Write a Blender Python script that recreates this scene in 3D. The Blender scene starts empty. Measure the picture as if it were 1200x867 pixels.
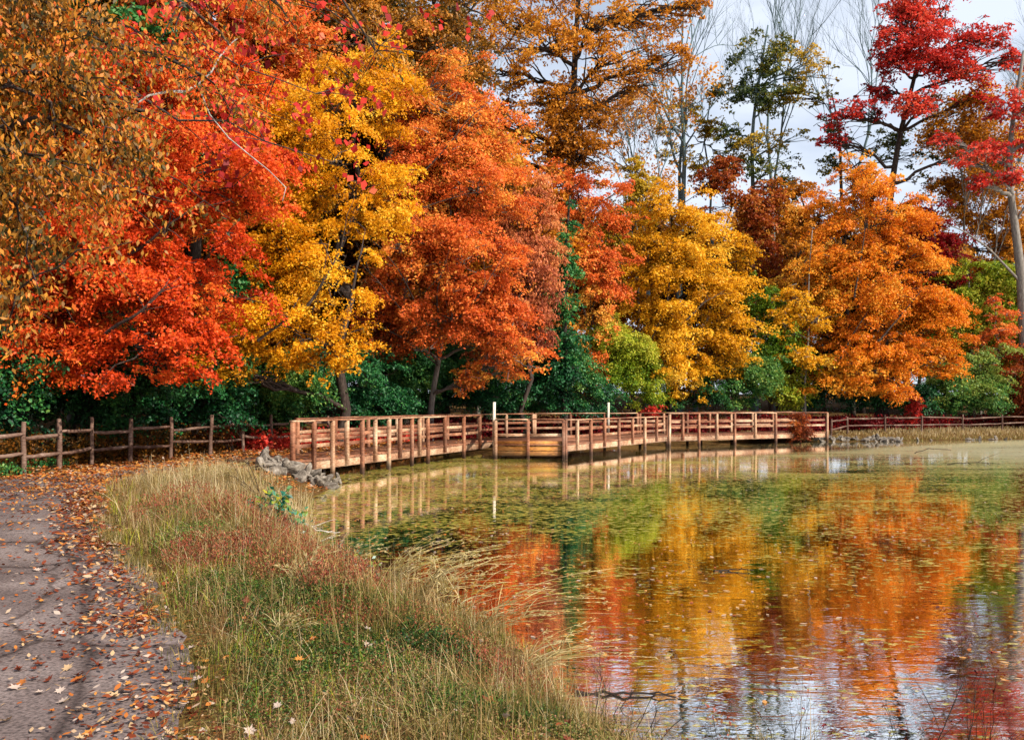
import bpy, math
import numpy as np

R0 = np.random.default_rng(7)
scene = bpy.context.scene
COL = scene.collection
F, CX, HY, EYE = 950.0, 600.0, 473.0, 1.6
WATER = -0.45

def P(px, py, d):
    return np.array([(px - CX) / F * d, d, EYE - (py - HY) / F * d])

def srgb(h):
    h = h.lstrip('#')
    c = [int(h[i:i + 2], 16) / 255 for i in (0, 2, 4)]
    return tuple((x / 12.92 if x <= .04045 else ((x + .055) / 1.055) ** 2.4) for x in c) + (1.0,)

# ------------------------------------------------------------------ mesh helpers
def mesh_np(name, verts, polys, tint=None, smooth=False):
    """polys: list of int arrays, each (n,k)"""
    me = bpy.data.meshes.new(name)
    verts = np.asarray(verts, dtype=np.float32)
    polys = [np.asarray(p, dtype=np.int32) for p in polys if len(p)]
    loops = np.concatenate([p.ravel() for p in polys])
    tot = np.concatenate([np.full(len(p), p.shape[1], dtype=np.int32) for p in polys])
    start = np.concatenate([[0], np.cumsum(tot)[:-1]]).astype(np.int32)
    me.vertices.add(len(verts)); me.vertices.foreach_set('co', verts.ravel())
    me.loops.add(len(loops)); me.loops.foreach_set('vertex_index', loops)
    me.polygons.add(len(tot)); me.polygons.foreach_set('loop_start', start)
    try:
        me.polygons.foreach_set('loop_total', tot)
    except Exception:
        pass
    if smooth:
        me.polygons.foreach_set('use_smooth', np.ones(len(tot), dtype=bool))
    me.update(calc_edges=True)
    if tint is not None:
        a = me.attributes.new('tint', 'FLOAT', 'FACE')
        a.data.foreach_set('value', np.asarray(tint, dtype=np.float32))
    return me

class MB:
    """collects polygons for ONE mesh"""
    def __init__(s): s.v = []; s.p = {}; s.n = 0; s.t = {}
    def add(s, verts, polys, tint=None):
        verts = np.asarray(verts, float)
        for p in polys:
            p = np.asarray(p, int)
            if len(p) == 0: continue
            k = p.shape[1]
            s.p.setdefault(k, []).append(p + s.n)
            tt = np.full(len(p), .5) if tint is None else np.broadcast_to(tint, (len(p),))
            s.t.setdefault(k, []).append(tt)
        s.v.append(verts); s.n += len(verts)
    def box(s, c, ux, uy, uz, tint=None):
        c, ux, uy, uz = map(lambda a: np.asarray(a, float), (c, ux, uy, uz))
        v = [c + a * ux + b * uy + d * uz for d in (-1, 1) for b in (-1, 1) for a in (-1, 1)]
        q = [[0, 2, 3, 1], [4, 5, 7, 6], [0, 1, 5, 4], [2, 6, 7, 3], [0, 4, 6, 2], [1, 3, 7, 5]]
        s.add(v, [q], tint)
    def beam(s, a, b, w, h, up=(0, 0, 1)):
        """bar from a to b, width w (sideways), height h"""
        a = np.asarray(a, float); b = np.asarray(b, float)
        d = b - a; L = np.linalg.norm(d); d = d / L
        side = np.cross(d, up); side /= np.linalg.norm(side)
        u = np.cross(side, d)
        bev = min(w, h) * .12
        prof = [(-w/2+bev, -h/2), (w/2-bev, -h/2), (w/2, -h/2+bev), (w/2, h/2-bev), (w/2-bev, h/2), (-w/2+bev, h/2), (-w/2, h/2-bev), (-w/2, -h/2+bev)]
        v = [p + side * x + u * y for p in (a, b) for x, y in prof]
        q = [[i, (i + 1) % 8, 8 + (i + 1) % 8, 8 + i] for i in range(8)]
        s.add(v, [q, [list(range(7, -1, -1)), list(range(8, 16))]])
    def tube(s, pts, rad, sides=6, tint=None):
        pts = np.asarray(pts, float); n = len(pts)
        rad = np.broadcast_to(np.asarray(rad, float), (n,))
        tan = np.gradient(pts, axis=0); tan /= np.linalg.norm(tan, axis=1)[:, None] + 1e-9
        ref = np.array([0.31, 0.95, 0.05]) if abs(tan[0][2]) > .6 else np.array([0.05, .1, 1.])
        a = np.cross(tan, ref); a /= np.linalg.norm(a, axis=1)[:, None] + 1e-9
        b = np.cross(tan, a)
        th = np.arange(sides) / sides * 2 * math.pi
        v = (pts[:, None] + rad[:, None, None] * (np.cos(th)[None, :, None] * a[:, None] + np.sin(th)[None, :, None] * b[:, None])).reshape(-1, 3)
        q = []
        for i in range(n - 1):
            for j in range(sides):
                k = (j + 1) % sides
                q.append([i * sides + j, i * sides + k, (i + 1) * sides + k, (i + 1) * sides + j])
        s.add(v, [q, [list(range((n - 1) * sides, n * sides))]], tint)
    def mesh(s, name, origin=(0, 0, 0), smooth=False, tint=False):
        v = np.concatenate(s.v) - np.asarray(origin, float)
        ks = sorted(s.p)
        polys = [np.concatenate(s.p[k]) for k in ks]
        t = np.concatenate([np.concatenate(s.t[k]) for k in ks]) if tint else None
        return mesh_np(name, v, polys, t, smooth)

def link(name, me, mat, parent=None, loc=None):
    o = bpy.data.objects.new(name, me); COL.objects.link(o)
    if mat is not None and len(me.materials) == 0: me.materials.append(mat)
    if parent is not None: o.parent = parent
    if loc is not None: o.location = loc
    return o

def tag(o, label, cat, group=None):
    o['label'] = label; o['category'] = cat
    if group: o['group'] = group
    return o

def thing(name, label, cat, loc, group=None):
    o = bpy.data.objects.new(name, None); COL.objects.link(o)
    o.empty_display_size = .2; o.location = loc
    return tag(o, label, cat, group)

def structure(o, kind='structure'):
    o['kind'] = kind; return o

# ------------------------------------------------------------------ materials
def new_mat(name):
    m = bpy.data.materials.new(name); m.use_nodes = True
    nt = m.node_tree; nt.nodes.clear()
    return m, nt, nt.nodes, nt.links

def ramp_node(nodes, stops):
    r = nodes.new('ShaderNodeValToRGB')
    el = r.color_ramp.elements
    while len(el) < len(stops): el.new(0.5)
    for e, (p, c) in zip(el, stops):
        e.position = p; e.color = srgb(c) if isinstance(c, str) else c
    return r

def leaf_mat(name, cols, transl=.38, rough=.55, spec=.25):
    m, nt, N, L = new_mat(name)
    at = N.new('ShaderNodeAttribute'); at.attribute_name = 'tint'
    n = len(cols)
    r = ramp_node(N, [(i / max(1, n - 1), c) for i, c in enumerate(cols)])
    L.new(at.outputs['Fac'], r.inputs[0])
    b = N.new('ShaderNodeBsdfPrincipled'); b.inputs['Roughness'].default_value = rough
    b.inputs['Specular IOR Level'].default_value = spec
    t = N.new('ShaderNodeBsdfTranslucent')
    mx = N.new('ShaderNodeMixShader'); mx.inputs[0].default_value = transl
    out = N.new('ShaderNodeOutputMaterial')
    L.new(r.outputs[0], b.inputs['Base Color']); L.new(r.outputs[0], t.inputs['Color'])
    L.new(b.outputs[0], mx.inputs[1]); L.new(t.outputs[0], mx.inputs[2]); L.new(mx.outputs[0], out.inputs[0])
    return m

def rough_mat(name, cols, scale=4, detail=6, rough=.85, bump=.3, stretch=(1, 1, 1), coord='Object', dist=.02):
    m, nt, N, L = new_mat(name)
    tc = N.new('ShaderNodeTexCoord'); mp = N.new('ShaderNodeMapping'); mp.inputs['Scale'].default_value = stretch
    L.new(tc.outputs[coord], mp.inputs[0])
    nz = N.new('ShaderNodeTexNoise'); nz.inputs['Scale'].default_value = scale; nz.inputs['Detail'].default_value = detail
    nz.inputs['Roughness'].default_value = .65
    L.new(mp.outputs[0], nz.inputs[0])
    n = len(cols)
    r = ramp_node(N, [(.25 + .5 * i / max(1, n - 1), c) for i, c in enumerate(cols)])
    L.new(nz.outputs[0], r.inputs[0])
    b = N.new('ShaderNodeBsdfPrincipled'); b.inputs['Roughness'].default_value = rough
    b.inputs['Specular IOR Level'].default_value = .3
    L.new(r.outputs[0], b.inputs['Base Color'])
    bp = N.new('ShaderNodeBump'); bp.inputs['Strength'].default_value = bump; bp.inputs['Distance'].default_value = dist
    L.new(nz.outputs[0], bp.inputs['Height']); L.new(bp.outputs[0], b.inputs['Normal'])
    out = N.new('ShaderNodeOutputMaterial'); L.new(b.outputs[0], out.inputs[0])
    return m

M = {}
M['red'] = leaf_mat('red_maple_leaf', ['#6e3210', '#c03810', '#ea521a', '#f26c28', '#f8a032'])
M['yellow'] = leaf_mat('yellow_maple_leaf', ['#7a6810', '#d2880e', '#f4a614', '#f9b81e', '#fbcf48'])
M['gold'] = leaf_mat('gold_maple_leaf', ['#6e6410', '#cc8a12', '#f2ac18', '#f9bc26', '#fbce4c'])
M['orange'] = leaf_mat('orange_maple_leaf', ['#7a4416', '#cc5420', '#ee7430', '#f68e3a', '#f9b848'])
M['amber'] = leaf_mat('amber_maple_leaf', ['#84540e', '#da6a10', '#f0881c', '#f7a228', '#fbc546'])
M['pink'] = leaf_mat('russet_oak_leaf', ['#743420', '#b25c3a', '#d47848', '#e6944e', '#eab070'])
M['bronze'] = leaf_mat('bronze_oak_leaf', ['#6a400e', '#b06a14', '#d98a1e', '#e9a030', '#eab954'])
M['rust'] = leaf_mat('rust_leaf', ['#5a2a10', '#8f3c16', '#b4521e', '#c67a28', '#cc9c34'])
M['olive'] = leaf_mat('olive_leaf', ['#344420', '#5a6424', '#8a8026', '#bd9a2e', '#d6ac3c'])
M['mixed'] = leaf_mat('turning_leaf', ['#34380e', '#5e4a10', '#8c5c18', '#bd8026', '#e0962a', '#e2651e'], transl=.35, spec=.4)
M['crimson'] = leaf_mat('crimson_leaf', ['#7c1818', '#be2a24', '#e03c2e', '#ea543c', '#ec7850'])
M['darkred'] = leaf_mat('dark_red_leaf', ['#3f0508', '#6f0a10', '#950e14', '#a92018'])
M['green'] = leaf_mat('dark_green_leaf', ['#082a18', '#124a28', '#22662e', '#427e38', '#7c983e'], transl=.2, spec=.4)
M['fern'] = leaf_mat('mid_green_leaf', ['#12381a', '#22562a', '#3c7432', '#6a923c', '#9aa444'], transl=.3, spec=.35)
M['lime'] = leaf_mat('yellow_green_leaf', ['#3c6414', '#6c8c1e', '#98a826', '#bcb832', '#d6c648'])
M['ochre'] = leaf_mat('ochre_leaf', ['#5a4a0c', '#96780f', '#c19a18', '#d6ae28', '#d9be48'])
M['dull'] = leaf_mat('dull_wood_leaf', ['#2f2a10', '#5b3d12', '#8a5216', '#a5681c', '#7a6a22'])
M['bark'] = rough_mat('bark', ['#1c1613', '#3a2e27', '#5c4e44'], scale=6, stretch=(3, 3, .6), bump=.6)
M['bark_grey'] = rough_mat('grey_bark', ['#4e463f', '#7c736a', '#a49b90'], scale=5, stretch=(3, 3, .6), bump=.5)
M['bark_blue'] = rough_mat('blue_grey_bark', ['#3c4a4c', '#5f7274', '#8b9a9a'], scale=5, stretch=(3, 3, .6), bump=.4)
M['twig_white'] = rough_mat('pale_twig', ['#6f675f', '#a79e94', '#d0c9bf'], scale=8, bump=.4)

def wood_mat(name, cols, scale=5):
    m, nt, N, L = new_mat(name)
    tc = N.new('ShaderNodeTexCoord')
    big = N.new('ShaderNodeTexNoise'); big.inputs['Scale'].default_value = 1.3; big.inputs['Detail'].default_value = 5
    L.new(tc.outputs['Object'], big.inputs[0])
    fine = N.new('ShaderNodeTexNoise'); fine.inputs['Scale'].default_value = 9; fine.inputs['Detail'].default_value = 8
    mp = N.new('ShaderNodeMapping'); mp.inputs['Scale'].default_value = (1, 1, 4)
    L.new(tc.outputs['Object'], mp.inputs[0]); L.new(mp.outputs[0], fine.inputs[0])
    mix = N.new('ShaderNodeMath'); mix.operation = 'MULTIPLY_ADD'; mix.inputs[1].default_value = .55
    L.new(big.outputs[0], mix.inputs[0])
    h = N.new('ShaderNodeMath'); h.operation = 'MULTIPLY'; h.inputs[1].default_value = .45
    L.new(fine.outputs[0], h.inputs[0]); L.new(h.outputs[0], mix.inputs[2])
    r = ramp_node(N, [(.32 + .36 * i / (len(cols) - 1), c) for i, c in enumerate(cols)])
    L.new(mix.outputs[0], r.inputs[0])
    gn = N.new('ShaderNodeTexNoise'); gn.inputs['Scale'].default_value = .8; gn.inputs['Detail'].default_value = 6; gn.inputs['Roughness'].default_value = .7
    L.new(tc.outputs['Object'], gn.inputs[0])
    gr = ramp_node(N, [(.45, (0, 0, 0, 1)), (.7, (.55, .55, .55, 1))]); L.new(gn.outputs[0], gr.inputs[0])
    gm = N.new('ShaderNodeMixRGB'); gm.inputs[2].default_value = srgb('#7d6656'); L.new(gr.outputs[0], gm.inputs[0]); L.new(r.outputs[0], gm.inputs[1]); r = gm
    # wet, algae-dark band where the timber meets the pond
    ge = N.new('ShaderNodeNewGeometry'); sp = N.new('ShaderNodeSeparateXYZ'); L.new(ge.outputs['Position'], sp.inputs[0])
    wet = N.new('ShaderNodeMapRange'); wet.inputs[1].default_value = -.12; wet.inputs[2].default_value = -.34; wet.inputs[3].default_value = 0; wet.inputs[4].default_value = .8
    L.new(sp.outputs['Z'], wet.inputs[0])
    wm = N.new('ShaderNodeMixRGB'); wm.inputs[2].default_value = srgb('#241c12'); L.new(wet.outputs[0], wm.inputs[0]); L.new(r.outputs[0], wm.inputs[1])
    b = N.new('ShaderNodeBsdfPrincipled'); b.inputs['Roughness'].default_value = .75
    b.inputs['Specular IOR Level'].default_value = .25
    L.new(wm.outputs[0], b.inputs['Base Color'])
    bp = N.new('ShaderNodeBump'); bp.inputs['Strength'].default_value = .35; bp.inputs['Distance'].default_value = .01
    L.new(fine.outputs[0], bp.inputs['Height']); L.new(bp.outputs[0], b.inputs['Normal'])
    out = N.new('ShaderNodeOutputMaterial'); L.new(b.outputs[0], out.inputs[0])
    return m
M['deckwood'] = wood_mat('weathered_red_timber', ['#3a1c10', '#6c3e26', '#956044', '#bb8c6a'])
M['palewood'] = wood_mat('pale_timber', ['#5a3624', '#926648', '#bc9676', '#d8be9e'])
M['fencewood'] = wood_mat('split_rail_timber', ['#2c1d17', '#54392d', '#7c6152', '#ab978a'])
M['kickwood'] = wood_mat('ochre_timber', ['#5a3212', '#8a5420', '#b87a34', '#c9964e'])
M['whitepost'] = wood_mat('bleached_post', ['#a08c74', '#c6b8a2', '#ddd2c0', '#e6dfd2'])
M['rock'] = rough_mat('limestone_rock', ['#2e271f', '#5c5247', '#867b6e', '#b0a598'], scale=3, rough=.9, bump=.3, dist=.03)
M['litter'] = leaf_mat('leaf_litter', ['#4c2012', '#7c361a', '#a85a22', '#c08036', '#bd9868', '#b8a292'], transl=.1, spec=.3)
M['grass'] = leaf_mat('verge_grass', ['#2e3a12', '#5c5c22', '#8a7c3c', '#a88a52', '#c4a878', '#d8c69c'], transl=.3)
M['moss'] = leaf_mat('low_green_herb', ['#1c3410', '#34521a', '#4f6c24', '#7c8a3a', '#a09c4c'], transl=.25)
M['redweed'] = leaf_mat('reddish_weed', ['#5a2418', '#8a3a28', '#a85a40', '#b08a50', '#8f9a44'], transl=.25)
M['stemtangle'] = leaf_mat('dry_stem', ['#3a2416', '#6e4a2c', '#9a7444', '#bfa06a', '#d8c49a'], transl=.15)
M['vergeherb'] = leaf_mat('verge_herb_leaf', ['#26380f', '#4c561e', '#787032', '#9a8650', '#a67c58', '#93503c'], transl=.25)
M['straw'] = leaf_mat('dry_straw', ['#8f7438', '#b49a58', '#cdb67c', '#dccb98'], transl=.25)
M['darktwig'] = rough_mat('dark_twig', ['#17110d', '#2c211a', '#43352a'], scale=10, bump=.3)
M['bluegreen'] = leaf_mat('glossy_green_leaf', ['#0c4a3a', '#1c6a52', '#3c8a6a', '#8aa02c', '#c3b42c'], spec=.6, rough=.35)

# ------------------------------------------------------------------ terrain
POND = np.array([(0.45, 5.3), (0.2, 6.6), (-0.6, 8), (-1.75, 9.4), (-3.0, 12), (-3.9, 15), (-4.3, 17.5), (-4.3, 19.6), (-5.0, 21.2),
                 (-5.7, 23.5), (-4.8, 28), (-3.2, 33), (0.5, 38.5), (6, 41.5), (12, 43.3), (16, 43.0), (18.5, 43.3), (21.5, 44.2), (26, 45.4),
                 (31, 46.8), (40, 49), (58, 50), (80, 30), (85, -20), (40, -14), (14, 0.5), (6, 3.4), (3, 4.1), (1.2, 4.5)])

def pond_sd(x, y):
    """signed distance to the waterline, positive on land"""
    x = np.asarray(x, float); y = np.asarray(y, float)
    best = np.full(x.shape, 1e9); inside = np.zeros(x.shape, bool)
    n = len(POND)
    for i in range(n):
        ax, ay = POND[i]; bx, by = POND[(i + 1) % n]
        dx, dy = bx - ax, by - ay
        t = np.clip(((x - ax) * dx + (y - ay) * dy) / (dx * dx + dy * dy), 0, 1)
        best = np.minimum(best, np.hypot(x - ax - t * dx, y - ay - t * dy))
        c = ((ay > y) != (by > y)) & (x < (bx - ax) * (y - ay) / (by - ay + 1e-12) + ax)
        inside ^= c
    return np.where(inside, -best, best)

def wob(x, y, s=1.0):
    return (np.sin(x * 1.7 * s + 1.3) * np.cos(y * 1.3 * s + .4) + .5 * np.sin(x * 3.9 * s - y * 2.7 * s) + .3 * np.sin(y * 6.1 * s + x * 5.3 * s))

PATH_C = np.array([(-2.6, -14), (-2.7, -6), (-3.0, 0), (-3.5, 3.9), (-4.25, 5.3), (-4.9, 6.6), (-6.2, 8.6), (-8.0, 12), (-8.95, 14.2), (-9.6, 17.5), (-9.1, 20.2), (-8.2, 22.0), (-7.2, 23.2), (-6.5, 23.7)])
PATH_W = np.array([1.9, 1.9, 1.9, 1.9, 1.85, 1.85, 1.8, 1.75, 1.6, 1.4, 1.3, 1.2, 1.15, 1.1])
def path_dist(x, y):
    x = np.asarray(x, float); y = np.asarray(y, float)
    best = np.full(x.shape, 1e9)
    for i in range(len(PATH_C) - 1):
        ax, ay = PATH_C[i]; bx, by = PATH_C[i + 1]
        dx, dy = bx - ax, by - ay
        t = np.clip(((x - ax) * dx + (y - ay) * dy) / (dx * dx + dy * dy), 0, 1)
        w = PATH_W[i] + t * (PATH_W[i + 1] - PATH_W[i])
        best = np.minimum(best, np.hypot(x - ax - t * dx, y - ay - t * dy) - w)
    return best

def ground(x, y):
    x = np.asarray(x, float); y = np.asarray(y, float)
    sd = pond_sd(x, y)
    w = np.where(x > 14, 4.2, 1.5)
    t = np.clip(sd / w, 0, 1)
    z = np.where(sd < 0, WATER - np.clip(-sd * .4, 0, 1.2), WATER + (-.01 - WATER) * t * t * (3 - 2 * t))
    rise = np.clip(sd - 9, 0, 200)
    z = z + np.where(y > 14, .07 * np.clip(rise, 0, 40) , .02 * np.clip(rise, 0, 40))
    pd = np.clip(path_dist(x, y) / .6, 0, 1)
    z = z + .03 * wob(x, y) * pd * np.clip(np.abs(sd) / .8, 0, 1)
    return z
def gz(x, y): return float(ground(np.array([x]), np.array([y]))[0])

def axis(lo, hi, step, far):
    a = list(np.arange(lo, hi + 1e-6, step)); s = step
    b = [hi]
    while b[-1] < far: s *= 1.25; b.append(b[-1] + s)
    s = step; c = [lo]
    while c[-1] > -far: s *= 1.25; c.append(c[-1] - s)
    return np.array(c[:0:-1] + a + b[1:])
gx = axis(-14, 34, .3, 700); gy = axis(-4, 54, .3, 900)
X, Y = np.meshgrid(gx, gy)
Z = ground(X.ravel(), Y.ravel())
nx, ny = len(gx), len(gy)
idx = np.arange(nx * ny).reshape(ny, nx)
quads = np.stack([idx[:-1, :-1].ravel(), idx[:-1, 1:].ravel(), idx[1:, 1:].ravel(), idx[1:, :-1].ravel()], 1)
def ground_mat():
    m, nt, N, L = new_mat('woodland_soil')
    tc = N.new('ShaderNodeTexCoord')
    n1 = N.new('ShaderNodeTexNoise'); n1.inputs['Scale'].default_value = .7; n1.inputs['Detail'].default_value = 8; n1.inputs['Roughness'].default_value = .7
    n2 = N.new('ShaderNodeTexVoronoi'); n2.inputs['Scale'].default_value = 24
    L.new(tc.outputs['Object'], n1.inputs[0]); L.new(tc.outputs['Object'], n2.inputs[0])
    r1 = ramp_node(N, [(.3, '#2e2616'), (.45, '#4a3c20'), (.58, '#5a4a28'), (.7, '#43431e')])
    r2 = ramp_node(N, [(0, '#55260f'), (.3, '#7a4a22'), (.6, '#4a3418'), (1, '#8f7040')])
    L.new(n1.outputs[0], r1.inputs[0]); L.new(n2.outputs['Color'], r2.inputs[0])
    mx = N.new('ShaderNodeMixRGB'); mx.inputs[0].default_value = .45
    L.new(r1.outputs[0], mx.inputs[1]); L.new(r2.outputs[0], mx.inputs[2])
    b = N.new('ShaderNodeBsdfPrincipled'); b.inputs['Roughness'].default_value = .95; b.inputs['Specular IOR Level'].default_value = .1
    L.new(mx.outputs[0], b.inputs['Base Color'])
    bp = N.new('ShaderNodeBump'); bp.inputs['Distance'].default_value = .04; bp.inputs['Strength'].default_value = .7
    L.new(n2.outputs['Distance'], bp.inputs['Height']); L.new(bp.outputs[0], b.inputs['Normal'])
    out = N.new('ShaderNodeOutputMaterial'); L.new(b.outputs[0], out.inputs[0])
    return m
M['soil'] = ground_mat()
structure(link('ground', mesh_np('ground', np.stack([X.ravel(), Y.ravel(), Z], 1), [quads], smooth=True), M['soil']))

# path: asphalt sheet that follows the ground
def path_strip():
    t = np.linspace(0, 1, 140)
    seg = np.linspace(0, 1, len(PATH_C))
    from_x = np.interp(t, seg, PATH_C[:, 0]); from_y = np.interp(t, seg, PATH_C[:, 1]); w = np.interp(t, seg, PATH_W)
    for _ in range(6):
        from_x[1:-1] = (from_x[:-2] + 2 * from_x[1:-1] + from_x[2:]) / 4
        from_y[1:-1] = (from_y[:-2] + 2 * from_y[1:-1] + from_y[2:]) / 4
    tx, ty = np.gradient(from_x), np.gradient(from_y); l = np.hypot(tx, ty); tx /= l; ty /= l
    K = 15; v = []
    for i in range(len(t)):
        for k in range(K):
            s = (k / (K - 1) * 2 - 1)
            ww = w[i] + (.035 * wob(from_x[i] * 5 + s, from_y[i] * 5) if k in (0, K - 1) else 0)
            x = from_x[i] + ty[i] * s * ww; y = from_y[i] - tx[i] * s * ww
            v.append((x, y, 0))
    v = np.array(v); v[:, 2] = np.maximum(ground(v[:, 0], v[:, 1]), -.02) + .012
    id_ = np.arange(len(v)).reshape(len(t), K)
    q = np.stack([id_[:-1, :-1].ravel(), id_[:-1, 1:].ravel(), id_[1:, 1:].ravel(), id_[1:, :-1].ravel()], 1)
    me = mesh_np('path', v, [q], smooth=True)
    at = me.attributes.new('across', 'FLOAT', 'POINT'); at.data.foreach_set('value', np.tile(np.linspace(-1, 1, K), len(t)).astype(np.float32))
    return me
def path_mat():
    m, nt, N, L = new_mat('old_asphalt')
    tc = N.new('ShaderNodeTexCoord')
    n1 = N.new('ShaderNodeTexNoise'); n1.inputs['Scale'].default_value = 1.1; n1.inputs['Detail'].default_value = 6
    n2 = N.new('ShaderNodeTexNoise'); n2.inputs['Scale'].default_value = 42; n2.inputs['Detail'].default_value = 5
    vor = N.new('ShaderNodeTexVoronoi'); vor.feature = 'DISTANCE_TO_EDGE'; vor.inputs['Scale'].default_value = .45
    dn = N.new('ShaderNodeTexNoise'); dn.inputs['Scale'].default_value = 2.2; dn.inputs['Detail'].default_value = 5
    add = N.new('ShaderNodeMixRGB'); add.blend_type = 'ADD'; add.inputs[0].default_value = .35
    L.new(tc.outputs['Object'], n1.inputs[0]); L.new(tc.outputs['Object'], n2.inputs[0]); L.new(tc.outputs['Object'], dn.inputs[0])
    L.new(tc.outputs['Object'], add.inputs[1]); L.new(dn.outputs['Color'], add.inputs[2]); L.new(add.outputs[0], vor.inputs[0])
    r1 = ramp_node(N, [(.3, '#574945'), (.5, '#7a6a65'), (.72, '#998983')])
    L.new(n1.outputs[0], r1.inputs[0])
    r2 = ramp_node(N, [(.36, (.22, .22, .22, 1)), (.6, (1, 1, 1, 1))])
    L.new(n2.outputs[0], r2.inputs[0])
    mu = N.new('ShaderNodeMixRGB'); mu.blend_type = 'MULTIPLY'; mu.inputs[0].default_value = .75
    L.new(r1.outputs[0], mu.inputs[1]); L.new(r2.outputs[0], mu.inputs[2])
    rc = ramp_node(N, [(.0, (.32, .28, .26, 1)), (.007, (.5, .46, .44, 1)), (.014, (1, 1, 1, 1))])
    L.new(vor.outputs[0], rc.inputs[0])
    mu2 = N.new('ShaderNodeMixRGB'); mu2.blend_type = 'MULTIPLY'; mu2.inputs[0].default_value = .85
    L.new(mu.outputs[0], mu2.inputs[1]); L.new(rc.outputs[0], mu2.inputs[2])
    ac = N.new('ShaderNodeAttribute'); ac.attribute_name = 'across'
    jit = N.new('ShaderNodeMath'); jit.operation = 'MULTIPLY_ADD'; jit.inputs[1].default_value = .10; jit.inputs[2].default_value = -.74
    L.new(dn.outputs[0], jit.inputs[0])
    ab = N.new('ShaderNodeMath'); ab.operation = 'ADD'; L.new(ac.outputs['Fac'], ab.inputs[0]); L.new(jit.outputs[0], ab.inputs[1])
    ab2 = N.new('ShaderNodeMath'); ab2.operation = 'ABSOLUTE'; L.new(ab.outputs[0], ab2.inputs[0])
    rs = ramp_node(N, [(0, (.28, .25, .24, 1)), (.010, (.48, .45, .44, 1)), (.026, (.8, .78, .77, 1)), (.05, (1, 1, 1, 1))]); L.new(ab2.outputs[0], rs.inputs[0])
    mu3 = N.new('ShaderNodeMixRGB'); mu3.blend_type = 'MULTIPLY'; mu3.inputs[0].default_value = .9; L.new(mu2.outputs[0], mu3.inputs[1]); L.new(rs.outputs[0], mu3.inputs[2]); mu2 = mu3
    b = N.new('ShaderNodeBsdfPrincipled'); b.inputs['Roughness'].default_value = .85; b.inputs['Specular IOR Level'].default_value = .3
    L.new(mu2.outputs[0], b.inputs['Base Color'])
    bp = N.new('ShaderNodeBump'); bp.inputs['Distance'].default_value = .012; bp.inputs['Strength'].default_value = .6
    L.new(n2.outputs[0], bp.inputs['Height']); L.new(bp.outputs[0], b.inputs['Normal'])
    out = N.new('ShaderNodeOutputMaterial'); L.new(b.outputs[0], out.inputs[0])
    return m
M['asphalt'] = path_mat()
structure(link('path', path_strip(), M['asphalt']))

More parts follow.
